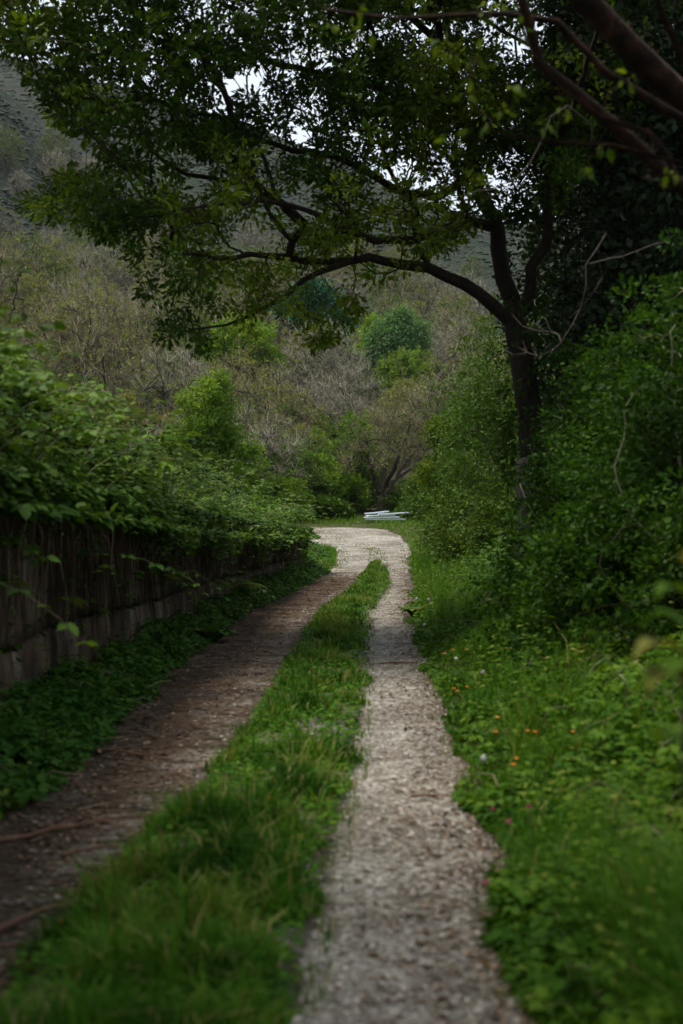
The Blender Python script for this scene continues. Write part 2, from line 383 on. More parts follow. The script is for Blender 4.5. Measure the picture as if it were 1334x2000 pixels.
def hill_material():
    m, nd, lk = newmat('hillside')
    tc = nd.new('ShaderNodeTexCoord')
    v = nd.new('ShaderNodeTexVoronoi'); v.inputs['Scale'].default_value = .7; v.inputs['Randomness'].default_value = 1
    n = nd.new('ShaderNodeTexNoise'); n.inputs['Scale'].default_value = .02; n.inputs['Detail'].default_value = 12; n.inputs['Roughness'].default_value = .62
    lk.new(tc.outputs['Object'], v.inputs['Vector']); lk.new(tc.outputs['Object'], n.inputs['Vector'])
    r = ramp(nd, [(.36, (.006, .013, .010)), (.46, (.011, .018, .013)), (.52, (.016, .019, .013)), (.58, (.010, .021, .010)), (.66, (.018, .033, .014)), (.76, (.05, .052, .044))]); lk.new(n.outputs[0], r.inputs[0])
    r2 = ramp(nd, [(0, (.75, .75, .75)), (1, (1.15, 1.15, 1.15))]); lk.new(v.outputs['Color'], r2.inputs[0])
    mu = nd.new('ShaderNodeMix'); mu.data_type = 'RGBA'; mu.blend_type = 'MULTIPLY'; mu.inputs[0].default_value = 1
    lk.new(r.outputs[0], mu.inputs[6]); lk.new(r2.outputs[0], mu.inputs[7])
    p = nd.new('ShaderNodeBsdfPrincipled'); p.inputs['Roughness'].default_value = .95; p.inputs['Specular IOR Level'].default_value = .1
    lk.new(mu.outputs[2], p.inputs['Base Color'])
    b = nd.new('ShaderNodeBump'); b.inputs['Distance'].default_value = .8; b.inputs['Strength'].default_value = .7; b.invert = True
    lk.new(v.outputs['Distance'], b.inputs['Height']); lk.new(b.outputs[0], p.inputs['Normal'])
    o = nd.new('ShaderNodeOutputMaterial'); lk.new(p.outputs[0], o.inputs[0]); return m
M['hill'] = hill_material()
hx = np.concatenate([np.linspace(-900, -260, 30)[:-1], np.linspace(-260, 260, 150), np.linspace(260, 900, 30)[1:]])
hy = np.concatenate([np.linspace(200, 640, 150), np.linspace(660, 1000, 12)])
tag(gridmesh('hill', hx, hy, lambda x, y: gz(x, np.maximum(y, 200.001)), M['hill']), 'scrub covered mountainside sloping down from the left')

# ------------------------------------------------------------------ path
def path_material():
    m, nd, lk = newmat('gravel_path')
    tc = nd.new('ShaderNodeTexCoord'); a = nd.new('ShaderNodeAttribute'); a.attribute_name = 'tint'
    v = nd.new('ShaderNodeTexVoronoi'); v.inputs['Scale'].default_value = 36; lk.new(tc.outputs['Object'], v.inputs['Vector'])
    v2 = nd.new('ShaderNodeTexVoronoi'); v2.inputs['Scale'].default_value = 130; lk.new(tc.outputs['Object'], v2.inputs['Vector'])
    n = nd.new('ShaderNodeTexNoise'); n.inputs['Scale'].default_value = 1.7; n.inputs['Detail'].default_value = 9; n.inputs['Roughness'].default_value = .72
    lk.new(tc.outputs['Object'], n.inputs['Vector'])
    stone = ramp(nd, [(0, (.09, .083, .075)), (.4, (.235, .225, .208)), (.75, (.39, .38, .36)), (1, (.60, .59, .57))]); lk.new(v.outputs['Color'], stone.inputs[0])
    n4 = nd.new('ShaderNodeTexNoise'); n4.inputs['Scale'].default_value = 5.5; n4.inputs['Detail'].default_value = 10; n4.inputs['Roughness'].default_value = .8; lk.new(tc.outputs['Object'], n4.inputs['Vector'])
    r4 = ramp(nd, [(.36, (.42, .38, .33)), (.5, (.88, .87, .85)), (.66, (1.2, 1.2, 1.2))]); lk.new(n4.outputs[0], r4.inputs[0])
    ms = nd.new('ShaderNodeMix'); ms.data_type = 'RGBA'; ms.blend_type = 'MULTIPLY'; ms.inputs[0].default_value = 1; lk.new(stone.outputs[0], ms.inputs[6]); lk.new(r4.outputs[0], ms.inputs[7])
    n5 = nd.new('ShaderNodeTexNoise'); n5.inputs['Scale'].default_value = .8; n5.inputs['Detail'].default_value = 6; lk.new(tc.outputs['Object'], n5.inputs['Vector'])
    r5 = ramp(nd, [(.38, (.62, .58, .52)), (.55, (1.08, 1.06, 1.03)), (.7, (1.2, 1.2, 1.2))]); lk.new(n5.outputs[0], r5.inputs[0])
    m5 = nd.new('ShaderNodeMix'); m5.data_type = 'RGBA'; m5.blend_type = 'MULTIPLY'; m5.inputs[0].default_value = 1; lk.new(ms.outputs[2], m5.inputs[6]); lk.new(r5.outputs[0], m5.inputs[7])
    soil = ramp(nd, [(.3, (.034, .019, .011)), (.6, (.075, .046, .028)), (.8, (.15, .11, .078))]); lk.new(n.outputs[0], soil.inputs[0])
    # how much soil and litter lies on the stones: attribute plus noise
    ad = nd.new('ShaderNodeMath'); ad.operation = 'ADD'; lk.new(a.outputs['Fac'], ad.inputs[0]); lk.new(n.outputs[0], ad.inputs[1])
    mr = nd.new('ShaderNodeMapRange'); mr.inputs[1].default_value = .62; mr.inputs[2].default_value = 1.05; lk.new(ad.outputs[0], mr.inputs[0])
    mx = nd.new('ShaderNodeMix'); mx.data_type = 'RGBA'; lk.new(mr.outputs[0], mx.inputs[0]); lk.new(m5.outputs[2], mx.inputs[6]); lk.new(soil.outputs[0], mx.inputs[7])
    p = nd.new('ShaderNodeBsdfPrincipled'); p.inputs['Roughness'].default_value = .9; p.inputs['Specular IOR Level'].default_value = .2
    lk.new(mx.outputs[2], p.inputs['Base Color'])
    sub = nd.new('ShaderNodeMath'); sub.operation = 'ADD'; lk.new(v.outputs['Distance'], sub.inputs[0]); lk.new(v2.outputs['Distance'], sub.inputs[1])
    b = nd.new('ShaderNodeBump'); b.inputs['Distance'].default_value = .02; b.inputs['Strength'].default_value = .8; b.invert = True
    lk.new(sub.outputs[0], b.inputs['Height']); lk.new(b.outputs[0], p.inputs['Normal'])
    o = nd.new('ShaderNodeOutputMaterial'); lk.new(p.outputs[0], o.inputs[0]); return m
M['path'] = path_material()
ev = spline([(a[0], a[1], 0, b[0], b[1], 0) for a, b in EDGE], .22); NU = 28
u = np.linspace(-.02, 1.02, NU)[None]
PX = ev[:, 0:1] + (ev[:, 3:4] - ev[:, 0:1]) * u; PY = ev[:, 1:2] + (ev[:, 4:5] - ev[:, 1:2]) * u
edge_j = (fbm(PX * 3 + 9, PY * 2, 3) - .5) * .4; PX = PX + edge_j * ((u < .02) | (u > .98))
PZ = gz(PX, PY) + .012 + .012 * (fbm(PX * 6, PY * 6, 2) - .5)
PZ[:, 0] -= .05; PZ[:, -1] -= .05
mid_l = (LL(PY) + LR(PY)) / 2
soilness = np.where(PX < LR(PY) + .1, .56 - .22 * np.exp(-((PX - LR(PY) + .18) / .16) ** 2), .03) * (1 - sm(30, 40, PY)) + .13 * sm(30, 40, PY)
soilness = soilness + .22 * sm(.8, 1.0, u) * (PY < 46) * (PX > 0) + .15 * sm(.1, 0, np.abs(PX - RL(PY))) * (PY < 42) + .3 * ((PX > LR(PY)) & (PX < RL(PY)) & (PY < 42))
soilness = soilness + .12 * np.exp(-((PY - 33) / 6) ** 2)
b = Buf(); ny = len(PX); i = (np.arange(ny - 1)[:, None] * NU + np.arange(NU - 1)[None]).ravel()
b.add(np.stack([PX, PY, PZ], -1), Q=np.stack([i, i + 1, i + NU + 1, i + NU], 1), a=soilness.ravel())
po = b.obj('path', M['path'], smooth=True); tag(po, 'stony two-track path bending left behind the wall', kind='structure')

# ------------------------------------------------------------------ retaining wall
def wall_material():
    m, nd, lk = newmat('stained_concrete')
    tc = nd.new('ShaderNodeTexCoord'); mp = nd.new('ShaderNodeMapping'); mp.inputs['Scale'].default_value = (2.6, 2.6, .75); lk.new(tc.outputs['Object'], mp.inputs[0])
    n = nd.new('ShaderNodeTexNoise'); n.inputs['Scale'].default_value = 1.0; n.inputs['Detail'].default_value = 8; n.inputs['Roughness'].default_value = .7; lk.new(mp.outputs[0], n.inputs['Vector'])
    n2 = nd.new('ShaderNodeTexNoise'); n2.inputs['Scale'].default_value = 1.3; n2.inputs['Detail'].default_value = 5; lk.new(tc.outputs['Object'], n2.inputs['Vector'])
    n3 = nd.new('ShaderNodeTexNoise'); n3.inputs['Scale'].default_value = 60; n3.inputs['Detail'].default_value = 4; lk.new(tc.outputs['Object'], n3.inputs['Vector'])
    r = ramp(nd, [(.38, (.018, .012, .009)), (.47, (.055, .036, .024)), (.54, (.10, .068, .044)), (.61, (.19, .16, .13)), (.74, (.36, .335, .295))]); lk.new(n.outputs[0], r.inputs[0])
    r2 = ramp(nd, [(.35, (.45, .42, .38)), (.62, (1.1, 1.05, 1))]); lk.new(n2.outputs[0], r2.inputs[0])
    mu = nd.new('ShaderNodeMix'); mu.data_type = 'RGBA'; mu.blend_type = 'MULTIPLY'; mu.inputs[0].default_value = 1
    lk.new(r.outputs[0], mu.inputs[6]); lk.new(r2.outputs[0], mu.inputs[7])
    p = nd.new('ShaderNodeBsdfPrincipled'); p.inputs['Roughness'].default_value = .85; p.inputs['Specular IOR Level'].default_value = .25; lk.new(mu.outputs[2], p.inputs['Base Color'])
    ad = nd.new('ShaderNodeMath'); ad.operation = 'ADD'; lk.new(n3.outputs[0], ad.inputs[0]); lk.new(n2.outputs[0], ad.inputs[1])
    b = nd.new('ShaderNodeBump'); b.inputs['Distance'].default_value = .03; b.inputs['Strength'].default_value = .7; lk.new(ad.outputs[0], b.inputs['Height']); lk.new(b.outputs[0], p.inputs['Normal'])
    o = nd.new('ShaderNodeOutputMaterial'); lk.new(p.outputs[0], o.inputs[0]); return m
M['wall'] = wall_material()
M['stone_grey'] = surf('stone_grey', [(.3, (.16, .15, .14)), (.6, (.30, .29, .27)), (.8, (.38, .37, .35))], 9, .9, .5)
wall = tag(empty('retaining_wall', (-2.2, 16, 0)), 'stained concrete retaining wall overhung with brambles along the left track', 'wall', kind='thing')
def wpt(s, off, z):   # station s along y; off outwards (+x), z
    return np.array([WALLX(s) + off, s, z]) - np.array([-2.2, 16, 0])
def wall_block(y0, y1, z0, z1t, off, rng, jag):
    """one cast block with an uneven face and ragged upper or lower edge"""
    nu, nv = max(4, int((y1 - y0) / .18)), 7; us = np.linspace(y0, y1, nu + 1); V = []
    top = lambda s: z1t(s) + (jag * .05 * (fbm(s * 3, 7.7) - .5) * 2)
    bot = lambda s: z0(s) + (jag * .05 * (fbm(s * 3, 3.3) - .5) * 2)
    for s in us:
        for k in range(nv + 1):
            t = k / nv; z = bot(s) * (1 - t) + top(s) * t
            ed = min(s - y0, y1 - s, .03) / .03; ev_ = min(t, 1 - t, .05) / .05
            V.append(wpt(s, off + .05 * (fbm(s * 1.7, z * 2.5) - .5) + .02 * (fbm(s * 6, z * 6) - .5) - .016 * (1 - min(ed, 1)) - .02 * (1 - ev_), z))
    F = []; m = nv + 1
    for a in range(nu):
        for k in range(nv): i = a * m + k; F.append((i, i + m, i + m + 1, i + 1))
    n = len(V); 
    for s in us: V += [wpt(s, off - .22, bot(s)), wpt(s, off - .22, top(s))]
    for a in range(nu):
        F.append((a * m + nv, (a + 1) * m + nv, n + 2 * (a + 1) + 1, n + 2 * a + 1))
        F.append(((a + 1) * m, a * m, n + 2 * a, n + 2 * (a + 1)))
    for a in (0, nu):
        for k in range(nv):
            pass
    b = Buf(); b.add(V, Q=F)
    for a in (0, nu):   # end caps
        e = [V[a * m + k] for k in range(m)] + [V[n + 2 * a + 1], V[n + 2 * a]]
        c = np.mean(e, 0); b.add(np.vstack([e, [c]]), T=[(k, (k + 1) % len(e), len(e)) for k in range(len(e))])
    return b
rw = np.random.default_rng(3); y0 = -7.0; blocks = []
JOINT = lambda s: WTOP(s) * .34 + .09 * float(vnoise(s * .7, 4.4)) - .01
while y0 < 37.2:
    y1 = min(37.9, y0 + 1.7 + rw.random() * 1.3)
    if 37.9 - y1 < .9: y1 = 37.9
    wall_block(y0 + .013, y1 - .013, lambda s: -.25, lambda s: JOINT(s) - .017, .005 + .025 * rw.random(), rw, 1).obj('lower_block', M['wall'], wall)
    y0 = y1
y0 = -7.0
while y0 < 37.2:
    y1 = min(37.9, y0 + 2.2 + rw.random() * 1.5)
    if 37.9 - y1 < .9: y1 = 37.9
    wall_block(y0 + .01, y1 - .01, lambda s: JOINT(s) + .017, WTOP, .0 + .03 * rw.random(), rw, 1).obj('upper_block', M['wall'], wall)
    y0 = y1
b = Buf(); ss = np.linspace(-7, 37.8, 90)
for k, s in enumerate(ss): b.add([wpt(s, -.08, -.3), wpt(s, -.08, WTOP(s) - .05), wpt(s, -.42, WTOP(s) - .05), wpt(s, -.42, -.3)])
n = len(ss); b.Q.append(np.array([(4 * k + a, 4 * (k + 1) + a, 4 * (k + 1) + a + 1, 4 * k + a + 1) for k in range(n - 1) for a in range(3)] + [(4 * n - 4, 4 * n - 3, 4 * n - 2, 4 * n - 1)]))
b.obj('wall_core', M['wall'], wall)
def rock(r, sub=2, flat=.6, seed=0, k=.25):
    """irregular stone from a squashed grid sphere"""
    g = np.random.default_rng(seed); nu, nv = 10, 6; V = []; ph = g.random(6) * 6
    for j in range(nv + 1):
        t = math.pi * j / nv
        for q in range(nu):
            a = 2 * math.pi * q / nu; d = np.array([math.sin(t) * math.cos(a), math.sin(t) * math.sin(a), math.cos(t)])
            w = 1 + k * (math.sin(2.3 * d[0] + ph[0]) * math.cos(2.9 * d[1] + ph[1]) + .6 * math.sin(4 * d[2] + 3 * d[0] + ph[2]))
            d = np.sign(d) * np.abs(d) ** .75; V.append(d * w * np.array([r, r * .75, r * flat]))
    F = [(j * nu + q, (j + 1) * nu + q, (j + 1) * nu + (q + 1) % nu, j * nu + (q + 1) % nu) for j in range(nv) for q in range(nu)]
    b = Buf(); b.add(V, Q=F); return b
o = rock(.16, flat=.45, seed=4).obj('loose_stone', M['stone_grey'], loc=(-1.22, 36.6, 1.17)); tag(o, 'grey stone on top of the wall near its far end', 'stone')

# ------------------------------------------------------------------ oak over the path
def cluster_leaves(buf, tips, dirs, k, size, rad, tmpl, tint_c, spreadz=.6, rng=RNG, up=.5, out=1.0):
    """k leaves round each tip, pointing outwards"""
    n = len(tips); P = np.repeat(tips, k, 0); D0 = np.repeat(dirs, k, 0)
    o = rdir(n * k, rng) * rng.random((n * k, 1)) ** .5
    P2 = P + o * rad * np.array([1, 1, spreadz])
    D = unit(o * out + D0 * .6 + rng.normal(size=P.shape) * .3 - np.array([0, 0, .15]))
    N = np.array([0, 0, up]) + rng.normal(size=P.shape) * .45
    leaves(buf, P2, D, N, size * (.7 + .6 * rng.random(n * k)), tmpl, np.clip(np.repeat(tint_c, k) * .6 + rng.random(n * k) * .4, 0, 1))
def poly_sample(poly, n, rng):
    p = np.array(poly, float); lo, hi = p.min(0), p.max(0); out = np.zeros((0, 2))
    while len(out) < n:
        q = lo + rng.random((n * 2, 2)) * (hi - lo); out = np.vstack([out, q[inpoly(q[:, 0], q[:, 1], poly)]])
    return out[:n]
ro = np.random.default_rng(21)
OAKB = np.array([atx(1050, 20), 20, 0]); OAKB[2] = gz(OAKB[0], 20) - .15
sk = Skel(ro)
sk.limb([OAKB, at(1046, 1000, 20), at(1038, 860, 20.05), at(1022, 730, 20), at(1008, 640, 20)], .22, .165, wig=.02)
sk.limb([at(1008, 650, 20), at(965, 597, 19.9), at(905, 552, 19.7), at(830, 520, 19.5), at(760, 508, 19.2), at(690, 508, 19), at(620, 530, 18.7), at(560, 580, 18.4), at(480, 622, 18), at(390, 640, 17.6)], .095, .012, wig=.035)
sk.limb([at(690, 508, 19), at(600, 510, 18.8), at(520, 495, 18.4), at(430, 505, 17.8), at(340, 490, 17.2)], .05, .012)
sk.limb([at(1006, 640, 20), at(992, 540, 20.2), at(965, 450, 20.5), at(930, 340, 21), at(908, 240, 21.2), at(885, 110, 21.5), at(865, -100, 21.8)], .13, .04, wig=.04)
sk.limb([at(1010, 640, 20), at(1040, 560, 19.7), at(1062, 470, 19.5), at(1078, 370, 19.3), at(1092, 200, 19), at(1105, -40, 18.8)], .085, .025, wig=.045)
sk.limb([at(960, 440, 20.5), at(915, 430, 20.3), at(850, 455, 20), at(780, 470, 19.5), at(700, 460, 18.8), at(600, 410, 18), at(480, 395, 17), at(340, 410, 16.2)], .07, .012)
sk.limb([at(925, 330, 21), at(850, 385, 20.6), at(760, 360, 20.2), at(660, 310, 19.6), at(540, 285, 19), at(420, 230, 18.2), at(300, 200, 17.5), at(140, 185, 16.8)], .065, .012)
sk.limb([at(905, 250, 21.2), at(800, 190, 20.8), at(650, 150, 20), at(480, 110, 19.2), at(280, 70, 18.2), at(60, 60, 17.4)], .065, .012)
sk.limb([at(885, 110, 21.5), at(760, 0, 20.5), at(560, -120, 19), at(300, -180, 17.6), at(60, -200, 16.6)], .06, .012)
sk.limb([at(905, 220, 21.2), at(860, 60, 19), at(800, -150, 16.5), at(720, -420, 14)], .06, .014)
sk.limb([at(1085, 300, 19.2), at(1120, 200, 17.5), at(1180, 20, 15.5), at(1220, -250, 13.5)], .05, .014)
CROWN = [(-130, -420), (-130, 80), (40, 120), (105, 235), (210, 280), (190, 320), (60, 365), (35, 400), (120, 425), (205, 455), (270, 530), (285, 640), (390, 690), (450, 690), (520, 605), (570, 600), (600, 690), (640, 690), (690, 630), (740, 560), (790, 540), (870, 480), (960, 440), (1090, 430), (1140, 300), (1220, 100), (1280, -420)]
q = poly_sample(CROWN, 5700, ro)
wt = np.clip(.6 + .4 * sm(560, 200, q[:, 1]) + .3 * sm(500, 200, q[:, 0]), 0, 1)       # thinner towards the lower right
wt *= np.where((q[:, 0] > 700) & (q[:, 1] > 480), .5, 1)
hole = (np.abs(q[:, 0] - 585) < 34) & (np.abs(q[:, 1] - 268) < 24)
wt = wt * np.where((q[:, 1] > 440) & (q[:, 0] < 600), .72, 1)
q = q[(ro.random(len(q)) < wt) & ~hole & (fbm(q[:, 0] / 75, q[:, 1] / 60, 2) > .33)]
Yc = np.interp(q[:, 0], [-100, 400, 1000, 1300], [17.2, 18.2, 20.3, 18.5]) + ro.normal(size=len(q)) * 1.3
A = np.stack([(q[:, 0] - 667) / FPX * Yc, Yc, EYE + (HOR - q[:, 1]) / FPX * Yc], 1)
# crown over and behind what the picture shows: it shades the path
ex = np.stack([ro.uniform(-5, 6, 480), ro.uniform(10, 25, 480), ro.uniform(6.5, 12, 480)], 1)
ex = ex[(ex[:, 2] > 1.6 + .385 * ex[:, 1] - .6) & ((np.abs(ex[:, 0] + .2) > 1.6) | (ex[:, 1] > 17))]
q2 = poly_sample([(640, -250), (1330, -250), (1300, 120), (1180, 260), (1080, 400), (960, 330), (800, 300), (640, 220)], 850, ro); Y2 = ro.uniform(18, 23.5, 850)
A2 = np.stack([(q2[:, 0] - 667) / FPX * Y2, Y2, EYE + (HOR - q2[:, 1]) / FPX * Y2], 1)
sk.reach(np.vstack([A, A2, ex]), bf=.22, step=.28, bow=.14, wig=.03, minL=5.5)
spr = np.array([at(px, py, 20) for px, py in zip(ro.uniform(985, 1075, 40), ro.uniform(520, 930, 40))]) + ro.normal(size=(40, 3)) * np.array([.12, .45, .1]) - np.array([0, .2, 0]); sk.reach(spr, bf=.1, step=.15, bow=.2, wig=.02, minL=1.0); sk.radii(.0045, 2.35)
oak = tag(empty('oak_tree', OAKB), 'spreading oak with dark forked trunk arching over the path', 'tree')
bt = Buf(); sk.build(bt); dd = sk.dirs()
fine = np.where((sk.r < .012) & (ro.random(sk.n) < .75))[0]
spikes(bt, sk.P[fine], dd[fine] + rdir(len(fine), ro) * .9, .18 + .25 * ro.random(len(fine)), .004)
bt.V = [v - OAKB for v in bt.V]; bt.obj('trunk', M['bark'], oak, smooth=True)
bl = Buf(); tips = np.array([t for t in sk.tips if sk.r[t] < .02]); tp = sk.P[tips]
tn = fbm(tp[:, 0] * .8 + 5, tp[:, 2] * .8, 2)
cluster_leaves(bl, tp, dd[tips], 24, .094, .16, OAK2, sm(.3, .68, tn), .75, ro)
mid_ = np.where((sk.r < .0085) & (ro.random(sk.n) < .5))[0]
cluster_leaves(bl, sk.P[mid_], dd[mid_], 8, .09, .14, OAK2, fbm(sk.P[mid_][:, 0] * .8 + 5, sk.P[mid_][:, 2] * .8, 2), .8, ro)
bl.V = [v - OAKB for v in bl.V]; bl.obj('crown', M['oak_leaf'], oak)

# ------------------------------------------------------------------ trees and bushes: generic builders
def bush(name, label, cat, base, rx, ry, h, natt, leaf, k, mat, seed, group=None, rad=.16, tmpl=RHOMB, stemmat=None, hollow=.35, lean=(0, 0), nst=5, z0=.12, tip=.0035, zs=.7, pw=1.0, extra=.35):
    g = np.random.default_rng(seed); base = np.array([base[0], base[1], gz(base[0], base[1])], float); s = Skel(g)
    d = rdir(natt * 2, g); d[:, 2] = np.abs(d[:, 2]) * 1.0; rr = (hollow + (1 - hollow) * g.random(len(d))) * (.78 + .45 * fbm(d[:, 0] * 2.2 + seed, d[:, 1] * 2.2 + d[:, 2] * 2, 2))
    A = d * rr[:, None] * np.array([rx, ry, h * (1 - z0)]) + np.array([0, 0, h * z0]); A[:, :2] += np.array(lean) * (A[:, 2:3] / h) ** pw; cl = fbm(A[:, 0] * 1.9 / max(rx, .6) + seed, A[:, 2] * 1.9 + A[:, 1] * 1.3, 2); A = A[cl > .40][:natt]
    for q in range(nst):
        a = q * 6.283 / nst + g.random(); e = np.array([math.cos(a) * rx * .35 + lean[0] * .4, math.sin(a) * ry * .35 + lean[1] * .4, h * .45])
        s.limb([np.array([math.cos(a), math.sin(a), 0]) * .05 * rx - np.array([0, 0, .1 if q == 0 else 0]), e * .45 + g.normal(size=3) * .05, e], .012 + .006 * h, .008, step=.2)
    s.reach(A, bf=.15, step=.3, bow=.12, wig=.02, minL=.15 * h); s.radii(tip)
    root = tag(empty(name, base), label, cat, group); bs = Buf(); s.build(bs, rmin=tip * 1.25); bs.obj('stems', stemmat or M['brown_twig'], root)
    dd = s.dirs(); t = np.array(s.tips); bl = Buf(); tp = s.P[t]
    cluster_leaves(bl, tp, dd[t], k, leaf, rad, tmpl, fbm(tp[:, 0] * 1.3 + seed, tp[:, 2] * 1.3 + tp[:, 1], 2), zs, g)
    m = np.where((s.r < .01) & (g.random(s.n) < extra))[0]
    cluster_leaves(bl, s.P[m], dd[m], max(2, k // 2), leaf, rad, tmpl, fbm(s.P[m][:, 0] * 1.3 + seed, s.P[m][:, 2] * 1.3, 2), zs, g)
    bl.obj('foliage', mat, root); return root
def bare_tree(name, label, cat, base, h, r, seed, mat, ntw=1600, natt=150, group=None, lean=(0, 0), forks=3, tr=.11, bud=None, budn=0, budsize=.1, low=.3, twl=.45, tw=.006, buds_k=3, tm=None):
    g = np.random.default_rng(seed); s = Skel(g); L = np.array([lean[0], lean[1], 0.])
    f0 = np.array([g.normal() * .1, g.normal() * .1, h * low * .6]) + L * .15
    s.limb([(0, 0, -.3), f0 * .5 + g.normal(size=3) * .05, f0], tr, tr * .75, wig=.02)
    for q in range(forks):
        a = q * 6.283 / forks + g.random() * 1.2; o = np.array([math.cos(a), math.sin(a), 0])
        e1 = f0 + o * r * .3 + np.array([0, 0, h * .22]) + L * .3; e2 = e1 + o * r * .3 + np.array([0, 0, h * .25]) + L * .4 + g.normal(size=3) * .25
        s.limb([f0, f0 * .5 + e1 * .5 + g.normal(size=3) * .15, e1, e2], tr * .55, tr * .18, wig=.035)
    d = rdir(natt, g); d[:, 2] = np.abs(d[:, 2]) - .15
    A = d * (.35 + .65 * g.random((natt, 1)) ** .6) * np.array([r, r, h * .62]) + np.array([0, 0, h * .38]) + L * .7
    s.reach(A, bf=.2, step=.4, bow=.2, wig=.05, minL=h * low * .5); s.radii(.012, 2.3)
    root = tag(empty(name, base), label, cat, group); bt = Buf(); s.build(bt)
    dd = s.dirs(); m = np.where(s.r < .03)[0]; m = m[g.integers(0, len(m), ntw)]
    D = unit(dd[m] * .8 + rdir(ntw, g) * .8 + np.array([0, 0, .25])); Lw = twl * (.4 + g.random(ntw)); tcol = g.random(ntw)
    bt.obj('trunk', tm or M['dark_trunk'], root)
    bc = Buf(); spikes(bc, s.P[m], D, Lw, tw, tcol)
    n2 = ntw; m2 = g.integers(0, ntw, n2); P2 = s.P[m[m2]] + D[m2] * Lw[m2][:, None] * (.3 + .5 * g.random((n2, 1)))
    spikes(bc, P2, unit(D[m2] * .7 + rdir(n2, g) * .8), twl * .5 * (.5 + g.random(n2)), tw * .7, g.random(n2))
    bc.obj('crown', mat, root)
    if bud:
        bl = Buf(); m3 = g.integers(0, n2, budn); cluster_leaves(bl, P2[m3], D[m2[m3]], buds_k, budsize, .15, RHOMB, g.random(budn), .8, g); bl.obj('foliage', bud, root)
    return root
def leafy_tree(name, label, cat, base, trunk, r0, lobes, natt, leaf, k, mat, seed, group=None, rad=.22, tmpl=RHOMB, bark='bark', bf=.22, zs=.8, droop=0.0, width=1.0, tip=.006, extra=.5, up=.5, minL=1.0, limbs=()):
    """trunk: points relative to base; lobes: crown ellipsoids (cx, cy, cz, rx, ry, rz) relative to base"""
    g = np.random.default_rng(seed); base = np.array([base[0], base[1], gz(base[0], base[1])], float); s = Skel(g)
    s.limb([(0, 0, -.3)] + list(trunk), r0, r0 * .35, wig=.02)
    for pts, a, e in limbs: s.limb(pts, a, e, wig=.02)
    vol = np.array([l[3] * l[4] * l[5] for l in lobes]); cnt = (natt * vol / vol.sum()).astype(int) + 1; A = []
    for l, c in zip(lobes, cnt):
        d = rdir(c, g) * (.3 + .7 * g.random((c, 1)) ** .5); d = d * (.85 + .3 * g.random((c, 1))); A.append(np.array(l[:3]) + d * np.array(l[3:]))
    A = np.vstack(A); A = A[A[:, 2] > .25]
    s.reach(A, bf=bf, step=.35, bow=.12, wig=.03, minL=minL); s.radii(tip)
    root = tag(empty(name, base), label, cat, group); bt = Buf(); s.build(bt); bt.obj('trunk', M[bark], root, smooth=True)
    dd = s.dirs(); t = np.array(s.tips); bl = Buf(); tp = s.P[t]; tn = fbm(tp[:, 0] * .9 + seed, tp[:, 2] * .9 + tp[:, 1] * .5, 2)
    if droop: dd = unit(dd + np.array([0, 0, -droop]))
    cluster_leaves(bl, tp, dd[t], k, leaf, rad, tmpl, tn, zs, g, up)
    m = np.where((s.r < .014) & (g.random(s.n) < extra))[0]
    cluster_leaves(bl, s.P[m], dd[m], max(2, k // 2), leaf, rad, tmpl, fbm(s.P[m][:, 0] * .9 + seed, s.P[m][:, 2] * .9 + s.P[m][:, 1] * .5, 2), zs, g, up)
    bl.obj('crown', mat, root); return root

# unseen tree added on the left bank: its crown only shades the near track
leafy_tree('shade_tree', 'unseen tree added on the left bank to shade the near track', 'tree', (-6.2, 1.5), [(.2, 0, 2), (.6, .2, 4.5), (1.6, .4, 6.5)], .22,
           [(1.3, 2.4, 6.0, 3.0, 5.0, 1.8), (3.6, -4.2, 6.0, 3.4, 3.0, 1.5)], 800, .18, 15, M['oak_leaf'], 30, rad=.36)
# dark evergreens on the right
leafy_tree('holly_tree', 'dark evergreen tree just right of the forked oak', 'tree', (atx(1165, 24), 24), [(.1, 0, 3), (.1, .1, 6), (0, 0, 9)], .16,
           [(0, 0, 5.2, 1.25, 1.6, 3.6), (.9, 0, 7.8, 1.8, 1.8, 2.6), (.5, .2, 3.2, 1.5, 1.6, 1.8)], 1150, .14, 16, M['dark_leaf'], 31, rad=.3)
leafy_tree('holly_tree', 'dark evergreen tree at the right edge behind the hazel bushes', 'tree', (atx(1330, 19), 19), [(.1, 0, 3), (.1, .1, 5), (0, 0, 8)], .15,
           [(.2, 0, 4.2, 1.5, 1.6, 2.4), (.1, 0, 7.0, 2.0, 1.8, 2.1), (-.2, .2, 2.8, 1.5, 1.6, 1.7)], 1000, .13, 16, M['dark_leaf'], 32, rad=.28)
leafy_tree('bay_tree', 'dark glossy tree towering over the right bank behind the evergreens', 'tree', (atx(1260, 30), 30), [(0, 0, 4), (.2, 0, 8), (0, 0, 12)], .2,
           [(.3, 0, 9.5, 2.6, 2.2, 3.6), (-.6, 0, 6, 1.8, 2, 2.5), (1.2, 0, 5, 2.2, 2, 3)], 1000, .18, 16, M['dark_leaf'], 33, rad=.36)

